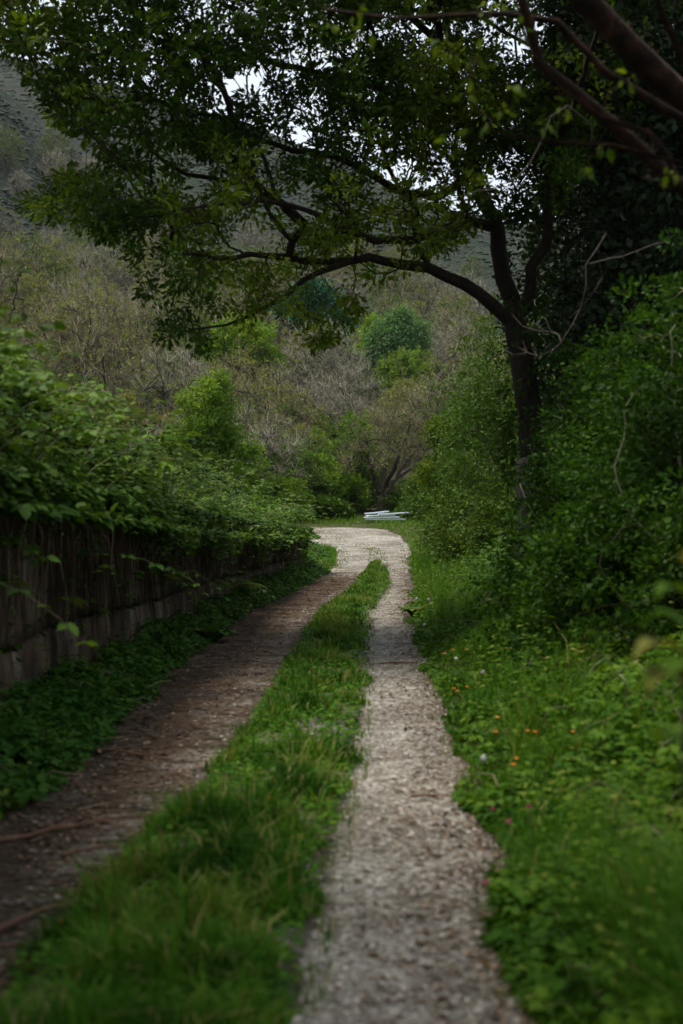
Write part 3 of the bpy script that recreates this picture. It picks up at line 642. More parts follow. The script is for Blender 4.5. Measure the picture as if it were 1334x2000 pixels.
# leaning tree whose limbs cross the top right corner
LB = np.array([4.3, 7.6, 0]); LB[2] = gz(LB[0], LB[1]); rl = np.random.default_rng(44); s = Skel(rl); rel = lambda *p: at(*p) - LB
s.limb([(0, 0, -.3), (-.3, 0, .7), (-.75, -.1, 1.3), (-1.3, -.2, 1.75)], .2, .16, wig=.01)
s.limb([(-1.3, -.2, 1.75), rel(1500, 310, 7.3), rel(1334, 170, 7.2), rel(1230, 90, 7.1), rel(1110, -20, 7.0), rel(960, -190, 6.8), rel(800, -420, 6.5)], .095, .045, wig=.03)
s.limb([(-1.3, -.2, 1.75), rel(1480, 460, 7.0), rel(1334, 350, 6.8), rel(1240, 270, 6.7), rel(1120, 180, 6.6), rel(1050, 110, 6.5), rel(1005, 10, 6.4), rel(990, -120, 6.2)], .055, .018, wig=.02)
s.limb([rel(1500, 310, 7.3), rel(1334, 215, 6.6), rel(1200, 130, 6.5), rel(1080, 40, 6.5), rel(1000, 20, 6.5), rel(900, 38, 6.5), rel(760, 42, 6.5), rel(640, 20, 6.5)], .026, .007, wig=.016)
s.limb([rel(1400, 400, 6.9), rel(1334, 318, 6.4), rel(1200, 300, 6.4), rel(1090, 272, 6.4), rel(960, 263, 6.4)], .016, .005, wig=.012)
s.limb([rel(1334, 350, 6.8), rel(1270, 260, 6.2), rel(1180, 225, 6.2), rel(1100, 170, 6.2), rel(1040, 100, 6.2)], .02, .006, wig=.006)
s.limb([rel(1400, 180, 7), rel(1330, 100, 6.6), rel(1300, 40, 6.5), rel(1275, -20, 6.4)], .02, .01, wig=.006)
s.limb([rel(800, -420, 6.5), (-5.0, -2.5, 5.5), (-6.5, -4, 6)], .05, .01)
s.limb([rel(990, -120, 6.2), (-3.5, -3.5, 4.4), (-4.2, -5.5, 5.2)], .03, .01)
s.limb([(-.75, -.1, 1.3), (-.6, -1.5, 3.0), (-1.4, -4, 4.6), (-2.4, -6.5, 5.4)], .11, .03)
n_l = s.n
A = np.stack([rl.uniform(-7, 0.5, 900), rl.uniform(-9.5, 1.5, 900), rl.uniform(3.0, 6.8, 900)], 1); Aw = A + LB
A = A[(Aw[:, 2] > 1.5 + .40 * Aw[:, 1] + .35) & (Aw[:, 2] > 3.2) & ((Aw[:, 0] > 1.1) | (Aw[:, 1] < .5))]  # crown kept out of frame, spread overhead to shade the foreground
s.reach(A, bf=.2, step=.3, bow=.15, wig=.03, minL=2.2); n_c = s.n; tips_c = list(s.tips)
# a few sparse twigs with young leaves that hang into the picture
tw = np.array([rel(px, py, Y) for px, py, Y in [(720, 60, 6.5), (700, 20, 6.4), (860, 90, 6.5), (640, 55, 6.4), (930, 110, 6.4), (1000, 165, 6.3), (1060, 240, 6.3), (985, 215, 6.4), (905, 190, 6.4), (880, 270, 6.4), (960, 235, 6.4), (1180, 285, 6.3), (1230, 150, 6.2), (1105, 205, 6.2), (1150, 330, 6.3), (1265, 275, 6.2), (940, 30, 6.5), (1020, 60, 6.3), (1310, 335, 6.2)]])
s.reach(tw, bf=.1, step=.15, bow=.2, wig=.012); s.radii(.003, 2.4)
lean = tag(empty('leaning_tree', LB), 'leaning tree whose reddish mossy limbs cross the upper right corner', 'tree')
bt = Buf(); s.build(bt, rough=.3); bt.obj('trunk', M['red_bark'], lean, smooth=True)
dd = s.dirs(); tc_ = np.array([t for t in tips_c if s.r[t] < .02 and s.P[t][2] + LB[2] > 1.5 + .37 * (s.P[t][1] + LB[1]) + .25]); bl = Buf()
cluster_leaves(bl, s.P[tc_], dd[tc_], 30, .12, .32, RHOMB, rl.random(len(tc_)), .6, rl)
ty = np.array(s.tips[len(tips_c):]); cluster_leaves(bl, s.P[ty], dd[ty] * .5 - np.array([0, 0, .5]), 5, .055, .04, OVATE, .5 + .5 * rl.random(len(ty)), .8, rl)
bl.obj('crown', M['oak_leaf'], lean)
big = np.where(s.r[:s.n] > .03)[0]; big = big[rl.integers(0, len(big), 5200)]; o_ = rdir(5200, rl); o_ -= (o_ * dd[big]).sum(1, keepdims=True) * dd[big]; o_ = unit(o_ + np.array([0, 0, .5])); b = Buf()
spikes(b, s.P[big] + dd[big] * rl.uniform(-.15, .15, (5200, 1)) + o_ * s.r[big][:, None] * .8, o_ + rdir(5200, rl) * .7, .02 + .03 * rl.random(5200), .0035, rl.random(5200)); M['moss'] = tinted('moss', [(.03, .018, .008), (.07, .032, .014), (.05, .05, .015)]); mo = b.obj('moss', M['moss'], lean); mo['kind'] = 'stuff'

# pale dead branch hanging in front of the evergreens
s = Skel(np.random.default_rng(8)); B0 = at(1165, 440, 11.5)
s.limb([at(1185, 455, 11.4) - B0, at(1150, 520, 11.5) - B0, at(1130, 600, 11.6) - B0, at(1100, 670, 11.7) - B0, at(1050, 695, 11.9) - B0, at(980, 690, 12.2) - B0], .0075, .003, step=.12, wig=.018)
s.limb([at(1150, 520, 11.5) - B0, at(1190, 505, 11.4) - B0, at(1250, 490, 11.2) - B0, at(1300, 470, 11) - B0], .005, .003, step=.12, wig=.012)
s.limb([at(1110, 655, 11.7) - B0, at(1070, 650, 11.9) - B0, at(1020, 640, 12.1) - B0], .006, .003, step=.12, wig=.012)
s.limb([at(1130, 600, 11.6) - B0, at(1160, 570, 11.5) - B0, at(1178, 545, 11.5) - B0], .006, .003, step=.1, wig=.01)
s.radii(.003); b = Buf(); s.build(b); d_ = s.dirs(); k_ = np.random.default_rng(2).integers(0, s.n, 40); spikes(b, s.P[k_], d_[k_] + rdir(40), .18, .003)
o = b.obj('hanging_branch', M['pale_twig'], loc=B0); tag(o, 'thin pale leafless branch hanging in front of the dark evergreens', 'branch')
s = Skel(np.random.default_rng(9)); B1 = at(1110, 205, 9.5)
s.limb([at(1110, 205, 9.5) - B1, at(1075, 225, 9.6) - B1, at(1055, 290, 9.7) - B1, at(1010, 350, 9.8) - B1, at(950, 395, 9.9) - B1, at(900, 425, 10) - B1, at(850, 450, 10.2) - B1], .0055, .0025, step=.1, wig=.01)
s.limb([at(1135, 220, 9.5) - B1, at(1158, 245, 9.5) - B1, at(1155, 290, 9.5) - B1], .005, .002, step=.08, wig=.006)
s.limb([at(1010, 350, 9.8) - B1, at(960, 370, 9.9) - B1, at(905, 385, 10) - B1], .004, .002, step=.1, wig=.01)
s.radii(.002); b = Buf(); s.build(b); o = b.obj('hanging_twig', M['pale_twig'], loc=B1); tag(o, 'pale curved vine stem in front of the oak leader', 'branch')

# hazel bushes on the right bank
def rb(px, Y): return (atx(px, Y), Y)
for (px, Y, rx, ry, h, na, lf, k, sd, lab, ln) in [
    (1345, 10.2, .8, .9, 2.2, 420, .056, 22, 51, 'tall hazel bush at the right edge beside the leaning limbs', (-.15, 0)),
    (1185, 11.5, .75, .9, 1.55, 420, .056, 22, 52, 'hazel bush with bright sprays in front of the oak trunk', (-.25, -.2)),
    (1260, 12.5, .9, .9, 2.4, 460, .056, 22, 53, 'tall hazel bush rising below the dark evergreens', (-.1, 0)),
    (1130, 14.8, .75, .9, 2.15, 440, .056, 22, 55, 'hazel bush hiding the foot of the oak trunk', (-.2, -.2)),
    (1120, 12.2, .6, .6, .75, 240, .056, 22, 56, 'low bush at the front of the hazel thicket', (-.1, 0)),
    (1180, 17.2, 1.0, 1.0, 3.3, 460, .056, 22, 58, 'tall shaded hazel bush hard against the right of the oak trunk', (-.2, -.1)),
    (1225, 15.5, 1.0, 1.0, 3.2, 460, .056, 22, 59, 'tall hazel bush in the middle of the right thicket', (-.2, -.1)),
    (1085, 13.0, .6, .7, 1.2, 260, .056, 22, 60, 'low hazel bush spilling towards the track', (-.25, -.1)),
    (1400, 11, .9, .9, 3.0, 460, .056, 22, 57, 'tallest hazel bush leaning in from outside the right edge', (-.3, 0))]:
    bush('hazel_bush', lab, 'bush', rb(px, Y), rx, ry, h, na, lf, k, M['hazel_leaf'], sd, 'hazel bushes on the right bank', rad=.17, tmpl=RHOMB, lean=ln, zs=.28, z0=.08)
for (px, Y, rx, ry, h, na, lf, sd, lab, mt) in [
    (925, 33, 1.15, 1.5, 4.4, 900, .085, 61, 'dense small-leaved hawthorn left of the oak trunk', 'shrub_leaf'),
    (985, 29, 1.1, 1.4, 5.6, 900, .085, 62, 'tall hawthorn directly behind the oak trunk', 'shrub_leaf'),
    (1075, 27, 1.0, 1.3, 4.6, 700, .085, 63, 'shaded hawthorn between the oak trunk and the evergreens', 'shrub_leaf'),
    (890, 41, 1.2, 1.5, 4.2, 700, .10, 64, 'hawthorn at the path bend edging the right bank', 'shrub_leaf'),
    (960, 45, 1.9, 1.8, 6.6, 900, .12, 65, 'tallest hawthorn farthest back on the right bank', 'shrub_leaf')]:
    bush('hawthorn', lab, 'bush', rb(px, Y), rx, ry, h, na, lf, 13, M[mt], sd, 'hawthorns on the right bank', rad=.2, z0=.05, zs=.8)
leafy_tree('young_oak', 'small dark leafy oak sprig poking out left of the hawthorns', 'tree', rb(858, 37), [(0, 0, 1.2), (-.1, 0, 2.3), (-.05, 0, 3.4)], .05,
           [(-.25, 0, 2.55, .4, .5, .42), (.1, 0, 3.7, .5, .5, .4), (.3, 0, 1.6, .5, .5, .5)], 130, .1, 16, M['oak_leaf'], 66, rad=.18, tmpl=OAKL)
# weathered post in front of the oak
pb = hit(1022, 1100); pb = np.array([atx(1022, 18.6), 18.6, float(gz(atx(1022, 18.6), 18.6))]); ph = EYE + (HOR - 897) / FPX * 18.6 - pb[2]
M['post'] = surf('post', [(.3, (.05, .033, .023)), (.55, (.10, .085, .07)), (.75, (.15, .135, .12))], 5, .9, .7, (5, 5, .4))
b = Buf(); w = .095; nz = 14; V = []
for k in range(nz + 1):
    z = -.3 + (ph + .3) * k / nz
    for a in range(8):
        t = math.pi / 8 + a * math.pi / 4; V.append((math.cos(t) * w * (1.08 if a % 2 else 1) + .006 * RNG.normal(), math.sin(t) * w + .006 * RNG.normal(), z + (.015 * math.cos(t) if k == nz else 0)))
Q = [(k * 8 + a, k * 8 + (a + 1) % 8, k * 8 + 8 + (a + 1) % 8, k * 8 + 8 + a) for k in range(nz) for a in range(8)]
V.append((0, 0, ph + .02)); b.add(V, Q=Q, T=[(nz * 8 + a, nz * 8 + (a + 1) % 8, len(V) - 1) for a in range(8)])
o = b.obj('wooden_post', M['post'], loc=pb); tag(o, 'weathered wooden post among the bushes in front of the oak trunk', 'post')

# ------------------------------------------------------------------ brambles and herbs (uncountable cover)
def cover(name, label, n, region, hfun, leaf, mat, seed, stems=0, tri=True, tmpl=RHOMB, far=1.0, stemlen=.8, pw=.45, stemmat='brown_twig', kind='stuff', tb=0.0, gap=.38):
    """a mass of leaves over the ground: region(g, n) -> x, y; hfun(x, y) -> height of the mass"""
    g = np.random.default_rng(seed); x, y = region(g, n); h = hfun(x, y); u_ = g.random(len(x)) ** pw
    ok = (h > .02) & (fbm(x * 2.6 + seed, y * 2.2 + u_ * 1.5, 2) > gap); x, y, h, u_ = x[ok], y[ok], h[ok], u_[ok]
    P = np.stack([x, y, gz(x, y) + h * u_], 1)
    e = .08; gx = (hfun(x + e, y) - hfun(x - e, y)) / (2 * e); gy = (hfun(x, y + e) - hfun(x, y - e)) / (2 * e)
    out = np.stack([-np.clip(gx, -2, 2), -np.clip(gy, -2, 2), np.zeros(len(x))], 1)
    D = unit(out * .5 + g.normal(size=P.shape) * np.array([.8, .8, .35]) - np.array([0, 0, .1]))
    S = leaf * (.6 + .8 * g.random(len(x))) * np.interp(y, [8, 45], [1, far]); tn = np.clip(.55 * fbm(x * 2.2 + seed, y * 1.6, 2) + .45 * g.random(len(x)) ** 1.4 + tb, 0, 1) * .78 + .22 * (g.random(len(x)) < .035)
    b = Buf()
    if tri: trifoliate(b, P, D, S, tn, tmpl=tmpl)
    else: leaves(b, P, D, np.array([0, 0, .6]) + out * .3 + g.normal(size=P.shape) * .4, S, tmpl, tn)
    o = b.obj(name, mat); tag(o, label, kind=kind)
    if stems:
        x, y = region(g, stems); h = hfun(x, y); bs = Buf()
        for a, c, q in zip(x, y, h):
            if q < .05: continue
            th = g.random() * 6.28; d = np.array([math.cos(th), math.sin(th), 0]); p0 = np.array([a, c, gz(a, c)]); L = stemlen * (.5 + g.random())
            t = np.linspace(0, 1, 7)[:, None]; P = p0 + d * L * t + np.array([0, 0, 1.0]) * (q * 1.15) * (4 * t * (1 - t * .72)) * .62 + g.normal(size=(7, 3)) * .012
            tube(bs, P, np.linspace(.006, .002, 7), 3, a=g.random())
        so = bs.obj('stems', M[stemmat], o); so['kind'] = 'stuff'
    return o
def yband(y0, y1, xf0, xf1, pwr=1.6):
    def f(g, n):
        y = y0 * (y1 / y0) ** (g.random(n) ** (1 / 1.0)) if y0 > 0 else g.uniform(y0, y1, n)
        a, b_ = xf0(y), xf1(y); return a + (b_ - a) * g.random(n), y
    return f
# left mass over the wall
def left_h(x, y):
    dl = WALLX(y) - x; top = np.interp(y, [3, 9.5, 14, 19, 25, 31, 36, 38.5], [3.2, 2.86, 2.36, 2.08, 1.92, 1.75, 1.5, 1.25]) - WTOP(y)
    top = top + .22 * np.clip(dl, 0, 4) * sm(24, 9, y)
    n_ = .1 + 1.75 * fbm(x * .9 + 3, y * .75, 3)
    return np.maximum(0, top * n_ * sm(-.38, .35, dl) + .12 * (dl > -.3))
def left_g(x, y): return left_h(x, y)
_gz = gz
g5 = np.random.default_rng(70)
def wall_cover(n, seed, ysp, name, label, leaf, mat, mesh_t, far, tb):
    g = np.random.default_rng(seed); y = ysp[0] * (ysp[1] / ysp[0]) ** g.random(n); dl = g.random(n) ** 1.3 * np.interp(y, [4, 38], [3.6, 2.6]) - .42
    x = WALLX(y) - dl; h = left_h(x, y); u_ = g.random(n) ** .5
    ok = fbm(x * 2.4 + seed, y * 1.9 + u_ * h * 2.2, 2) > .40; x, y, h, u_, dl = x[ok], y[ok], h[ok], u_[ok], dl[ok]; n = len(x)
    dr = np.clip(2.4 * (fbm(y * .8 + 4, 1.1 + 0 * y, 3) - .34), 0, 1.0) * np.interp(y, [4, 10, 16, 38], [1.3, 1.05, .7, .5]) * sm(.12, -.22, dl)
    zb = np.where(dl > 0.05, gz(x, y), WTOP(y) - .12) - dr; P = np.stack([x, y, zb + (h + dr) * u_], 1)
    D = unit(np.stack([.55 * np.ones(n), -.25 * np.ones(n), np.zeros(n)], 1) + g.normal(size=P.shape) * np.array([.8, .8, .3]))
    S = leaf * (.55 + .8 * g.random(n)) * np.interp(y, [8, 38], [1, far]); tn = np.clip(.55 * fbm(x * 2 + seed, y * 1.3 + P[:, 2] * 2, 2) + .4 * g.random(n) + tb, 0, 1)
    b = Buf(); trifoliate(b, P, D, S, tn, tmpl=mesh_t); o = b.obj(name, mat); tag(o, label, kind='stuff'); return o
lo_ = wall_cover(30000, 71, (3.2, 15), 'bramble_foliage', 'leafy brambles heaped on the near stretch of the wall', .09, M['bramble_leaf'], OVATE, 1.0, 0)
wall_cover(29000, 72, (13, 38.2), 'bramble_foliage', 'leafy brambles trailing over the far stretch of the wall', .07, M['bramble_leaf'], RHOMB, 1.3, .2)
# hanging stems and leaves on the wall face
b = Buf(); bl = Buf(); g = np.random.default_rng(73)
for k in range(330):
    y = 3.5 * (37.5 / 3.5) ** g.random(); x = WALLX(y) + .06 + .12 * g.random(); z = WTOP(y) + .05; L = (.25 + .75 * g.random() ** 2) * WTOP(y) * .95
    t = np.linspace(0, 1, 8)[:, None]
    P = np.array([x - .25, y, z]) + np.array([.34, 0, 0]) * np.minimum(1, t * 5) + np.array([.1 * g.normal(), .35 * g.normal(), -L]) * t ** 1.3 + np.array([0, 0, .16]) * np.sin(math.pi * np.minimum(1, t * 3)) + g.normal(size=(8, 3)) * .018
    P[:, 0] = np.maximum(P[:, 0], WALLX(P[:, 1]) + .10 * (t[:, 0] > .2)); tube(b, P, np.linspace(.006, .0018, 8), 3, a=g.random())
    m = int(g.integers(1, 9)); tt = g.random(m) ** 1.4; Q_ = np.stack([np.interp(tt, t[:, 0], P[:, c]) for c in range(3)], 1)
    trifoliate(bl, Q_, unit(g.normal(size=(m, 3)) * np.array([.5, .7, .4]) + np.array([.6, -.2, -.1])), .06 * (.6 + .7 * g.random(m)), g.random(m) * .8, tmpl=OVATE)
o = b.obj('creeper_stems', M['brown_twig'], lo_); o['kind'] = 'stuff'
o = bl.obj('creeper_leaves', M['bramble_leaf'], lo_); o['kind'] = 'stuff'
# arching canes that break the outline of the bramble mass
b = Buf(); bl = Buf(); g = np.random.default_rng(74)
for k in range(620):
    y = 4 * (38 / 4) ** g.random(); dl = g.uniform(-.25, 1.9); x = WALLX(y) - dl; h = float(left_h(x, y)); z = (float(gz(x, y)) if dl > .05 else WTOP(y)) + h * .6
    d = unit(np.array([.6 + .5 * g.normal(), -.3 + .8 * g.normal(), 0])); L = (.5 + .8 * g.random()); hgt = .25 + .85 * g.random() ** 1.6
    t = np.linspace(0, 1, 9)[:, None]; P = np.array([x, y, z]) + d * L * t ** 1.2 + np.array([0, 0, hgt]) * (2.6 * t - 2.3 * t * t) + g.normal(size=(9, 3)) * .012
    tube(b, P, np.linspace(.005, .0015, 9), 3, a=g.random()); m = 9; tt = np.linspace(.25, 1, m); Q_ = np.stack([np.interp(tt, t[:, 0], P[:, c]) for c in range(3)], 1)
    sg = np.where(np.arange(m) % 2, 1, -1)[:, None]; trifoliate(bl, Q_, np.cross(d, (0, 0, 1))[None] * sg + d * .5 + g.normal(size=(m, 3)) * .25, (.085 if y < 16 else .09) * (.6 + .6 * g.random(m)), .35 + .6 * g.random(m), tmpl=OVATE)
o = b.obj('cane_stems', M['brown_twig'], lo_); o['kind'] = 'stuff'
o = bl.obj('cane_leaves', M['bramble_leaf'], lo_); o['kind'] = 'stuff'
# uneven curtain of leaves over the wall edge
g = np.random.default_rng(76); n = 13000; y = 3.4 * (38 / 3.4) ** g.random(n); dr = np.clip(2.1 * (fbm(y * .55 + 4, 1.1 + 0 * y, 3) - .30), .06, 1.0) * np.interp(y, [4, 10, 16, 38], [1.7, 1.35, .85, .6]); u_ = g.random(n) ** 1.5
P = np.stack([WALLX(y) + .06 + (.26 - .18 * u_) * g.random(n), y, WTOP(y) + .12 - dr * u_], 1); ok = fbm(y * 2.6, P[:, 2] * 2.6, 2) > .4; P = P[ok]; n = len(P)
bl = Buf(); trifoliate(bl, P, np.array([.7, -.25, -.15]) + g.normal(size=(n, 3)) * np.array([.5, .7, .3]), np.interp(P[:, 1], [5, 38], [.07, .085]) * (.5 + .7 * g.random(n)), np.clip(.75 * g.random(n), 0, 1), tmpl=RHOMB)
o = bl.obj('curtain_leaves', M['bramble_leaf'], lo_); o['kind'] = 'stuff'
# dead grass and roots hanging down the wall face
g = np.random.default_rng(75); n = 4600; y = 3.5 * (37.8 / 3.5) ** g.random(n); ok = fbm(y * 1.4, 2.2 + 0 * y, 2) > .33 + .25 * g.random(n) - .1; y = y[ok]; n = len(y); b = Buf()
spikes(b, np.stack([WALLX(y) + .07 + .09 * g.random(n), y, WTOP(y) + .06 - .25 * g.random(n)], 1), np.stack([.06 * g.normal(size=n) + .03, .16 * g.normal(size=n), -np.ones(n)], 1), (.2 + .85 * g.random(n) ** 1.4) * WTOP(y) * .8, np.interp(y, [4, 38], [.0035, .008]), g.random(n) * .8)
o = b.obj('hanging_grass', M['litter'], lo_); o['kind'] = 'stuff'
# strip of herbs along the wall foot
def foot_region(y0, y1):
    def f(g, n):
        y = y0 * (y1 / y0) ** g.random(n); a = WALLX(y) + .1; e = LL(y) + .05 + .3 * (fbm(y * 1.1, 3.3 + 0 * y, 2) - .5); return a + (e - a) * g.random(n), y
    return f
def foot_h(x, y):
    w = LL(y) - WALLX(y); t = np.clip((x - WALLX(y)) / np.maximum(w, .05), 0, 1.2); return np.maximum(0, (.42 - .34 * t) * (.35 + 1.2 * fbm(x * 2 + 1, y * 1.4, 3)))
cover('herb_undergrowth', 'low leafy herbs along the foot of the wall', 19000, foot_region(4, 38), foot_h, .062, M['teal_leaf'], 81, stems=120, tmpl=RHOMB, far=1.3, stemlen=.25)
cover('herb_undergrowth', 'small leaved weeds spilling from the wall foot on to the track', 12000, foot_region(4, 42), lambda x, y: foot_h(x, y) * 1.05, .045, M['herb_leaf'], 82, tri=False, far=1.4)
# inner side of the bend, beyond the wall
def bend_region(g, n): y = g.uniform(33, 54, n); a = np.interp(y, [33, 38, 46, 54], [-1.4, -1.6, -3.5, -4]); e = np.interp(y, [33, 42, 50, 52.5, 54], [-.75, -.25, -.25, -.6, -1.2]); return a + (e - a) * g.random(n), y
cover('bramble_undergrowth', 'bramble patch at the far end of the wall inside the bend', 15000, bend_region, lambda x, y: np.clip((np.interp(y, [33, 42, 50, 52.5, 54], [-.75, -.25, -.25, -.6, -1.2]) - x) * .62, 0, .75) * (.5 + .9 * fbm(x, y, 2)) * (1 - sm(47, 54, y) * .7), .085, M['teal_leaf'], 83, stems=60, tb=.1)
# right verge: herbs, then brambles up the bank
def verge_region(y0, y1, wdt):
    def f(g, n):
        y = y0 * (y1 / y0) ** g.random(n); a = RR(y) - .04 + .34 * (fbm(y * 1.3, 8.1 + 0 * y, 2) - .5); return a + wdt(y) * g.random(n), y
    return f
def verge_h(x, y): d = x - RR(y); return np.maximum(0, (.10 + .40 * sm(0, 1.0, d)) * (.35 + 1.25 * fbm(x * 1.8 + 7, y * 1.5, 3)) * (d > -.2))
VW = lambda y: np.interp(y, [3, 6, 20, 45], [1.0, 1.5, 2.6, 1.6])
cover('herb_undergrowth', 'broad leaved herbs filling the sunny right verge', 15000, verge_region(3.2, 24, VW), verge_h, .055, M['herb_leaf'], 84, stems=200, tmpl=OVATE, stemlen=.3)
cover('herb_undergrowth', 'tiny leaved weeds between the verge grasses right of the path', 18000, verge_region(3.2, 46, VW), lambda x, y: verge_h(x, y) * .9, .04, M['herb_leaf'], 85, tri=False, tmpl=OVATE, far=2.0)
def bank_region(g, n): y = 9 * (52 / 9) ** g.random(n); a = RR(y) + np.interp(y, [9, 20, 35, 52], [.9, .65, .4, .3]); return a + np.interp(y, [9, 52], [2.6, 3.0]) * g.random(n), y
def bank_h(x, y): d = x - RR(y) - np.interp(y, [9, 20, 35, 52], [.9, .65, .4, .3]); return np.clip(d, 0, 1.6) * (.45 + .7 * fbm(x * .9, y * .7 + 4, 3)) * np.interp(y, [9, 16, 26, 52], [.5, .75, .85, 1.1])
cover('bramble_undergrowth', 'dense brambles climbing the right bank below the hawthorns', 30000, bank_region, bank_h, .085, M['bramble_leaf'], 86, tb=.14, stems=220, far=1.25, stemlen=1.0)

def nettles(name, label, x, y, h, mat, seed, leaf=.05):
    g = np.random.default_rng(seed); n = len(x); b = Buf(); base = np.stack([x, y, gz(x, y)], 1); ln = g.normal(size=(n, 3)) * .16; ln[:, 2] = 1; ln = unit(ln); th0 = g.random(n) * 3.14; tn = g.random(n)
    spikes(b, base, ln, h, .0035, .2); tiers = 6
    for k in range(tiers):
        t = .3 + .7 * k / (tiers - 1)
        for q in (0, math.pi):
            th = th0 + k * 1.57 + q; d = np.stack([np.cos(th), np.sin(th), .25 - .5 * g.random(n) + .3 * (k == tiers - 1)], 1)
            leaves(b, base + ln * (h * t)[:, None], d, np.array([0, 0, 1.0]) + g.normal(size=(n, 3)) * .25, leaf * (1.35 - .75 * t) * (.7 + .6 * g.random(n)) * np.interp(y, [6, 40], [1, 1.4]), OVATE, np.clip(tn * .6 + .4 * t * g.random(n), 0, 1), 1.1)
    o = b.obj(name, M[mat]); tag(o, label, kind='stuff'); return o
g = np.random.default_rng(90); x, y = verge_region(3.6, 34, lambda y: VW(y) * .95)(g, 1500); k_ = fbm(x * 1.4 + 5, y * .9, 2) > .45; x, y = x[k_], y[k_]; x += .15
nettles('nettle_undergrowth', 'upright leafy stalks standing out of the right verge', x, y, .2 + .62 * g.random(len(x)) * sm(0, .8, x - RR(y)), 'herb_leaf', 91, .065)
x, y = foot_region(4, 36)(g, 520); k_ = fbm(x * 1.4 + 8, y * .9, 2) > .42; x, y = x[k_], y[k_]
nettles('nettle_undergrowth', 'upright leafy stalks at the foot of the wall', x, y, (.15 + .4 * g.random(len(x))) * np.clip((LL(y) - x) * 1.6 + .3, .4, 1), 'teal_leaf', 92, .065)

# ------------------------------------------------------------------ far side of the bend: thicket of bare trees, shrubs, green trees
def gp(px, Y): x = atx(px, Y); return (x, Y, float(gz(x, Y)))
TH = 'bare trees in the thicket on the slope'
LBT = 'bare grey-twigged tree in the thicket on the far slope'
protos = [bare_tree('bare_tree', LBT, 'tree', gp(px, Y), h, r, sd, M[mt], group=TH, ntw=1100, natt=130, forks=f, tr=.13, tw=.012, twl=.75, bud=M[bm] if bm else None, budn=bn, budsize=.16, buds_k=4)
          for px, Y, h, r, sd, mt, f, bm, bn in [(640, 84, 6.5, 2.6, 101, 'grey_twig', 3, None, 0), (560, 80, 6, 2.4, 102, 'brown_twig', 2, 'bud_leaf', 700), (330, 78, 7, 2.8, 103, 'brown_twig', 3, 'shrub_leaf', 800), (690, 92, 6.5, 2.5, 104, 'grey_twig', 3, None, 0), (200, 72, 7.2, 3, 105, 'brown_twig', 4, 'bud_leaf', 200)]]
gt = np.random.default_rng(110); spots = []
for k in range(1500):
    Y = 67 + 105 * gt.random() ** 1.1; px = gt.uniform(-90, 930)
    if px > 570 and Y < 78: continue
    if Y > 115 and px > 480 and px < 840 and gt.random() < .4: continue
    x = atx(px, Y)
    if all((x - a) ** 2 + (Y - c) ** 2 > (2.2 + (Y - 67) * .022) ** 2 for a, c in spots): spots.append((x, Y))
    if len(spots) >= 92: break
thicket = list(protos)
for k in range(60): Yk = gt.uniform(160, 320); xk = atx(gt.uniform(-40, 940), Yk); spots.append((xk, Yk))
for k, (x, Y) in enumerate(spots):
    p = protos[int(gt.integers(0, 5))]; s_ = .85 + .55 * gt.random()
    if 690 < 667 + x / Y * FPX < 860 and Y < 118: s_ *= .5
    if Y > 155: s_ *= 1.25
    thicket.append(copy_tree(p, (x, Y, float(gz(x, Y))), gt.random() * 6.28, (s_, s_, s_ * (.85 + .3 * gt.random())), LBT, TH, gt.normal() * .06))
ORD = 'first second third fourth fifth sixth seventh eighth ninth tenth eleventh twelfth thirteenth fourteenth fifteenth sixteenth seventeenth eighteenth nineteenth twentieth'.split()
def number(objs, what, rows):
    objs = sorted(objs, key=lambda o: o.location.y); m = -(-len(objs) // len(rows))
    for q, row in enumerate(rows):
        for k, o in enumerate(sorted(objs[q * m:(q + 1) * m], key=lambda o: o.location.x / o.location.y)): o['label'] = f'{what}, {ORD[k]} from the left in the {row} of the slope'
number(thicket, 'bare twiggy tree', ['lowest row', 'second lowest row', 'third row', 'lower middle row', 'upper middle row', 'third highest row', 'second highest row', 'highest row'])
bare_tree('bare_tree', 'bare spreading tree with dark leaning trunk behind the pile of boards', 'tree', gp(742, 70), 6.6, 3.3, 120, M['brown_twig'], ntw=4200, natt=190, forks=5, tr=.24, lean=(1.3, 0), low=.2, tw=.008, twl=.6, bud=M['bud_leaf'], budn=900, budsize=.09)
bare_tree('dead_tree', 'pale dead tree with dark crooked trunk beside the light green birch', 'tree', gp(497, 66), 5.6, 2.6, 121, M['grey_twig'], ntw=1500, natt=90, forks=3, tr=.13, tw=.012, twl=.7)
bare_tree('dead_tree', 'white barked dead tree in the middle of the far thicket', 'tree', gp(672, 98), 6.8, 2.2, 122, M['grey_twig'], ntw=900, natt=70, forks=3, tr=.12, tw=.016, twl=.7, tm=M['pale_trunk'])
bare_tree('dead_tree', 'tangle of pale dead branches under the left oak sprays', 'tree', gp(345, 58), 5.2, 2.6, 123, M['grey_twig'], ntw=2600, natt=120, forks=4, tr=.1, tw=.009, twl=.7, tm=M['pale_trunk'])
bare_tree('bare_tree', 'dark bare tree with twisted crown high on the left slope', 'tree', gp(165, 84), 7.8, 3.2, 124, M['brown_twig'], ntw=3000, natt=180, forks=4, tr=.17, tw=.01, twl=.6)
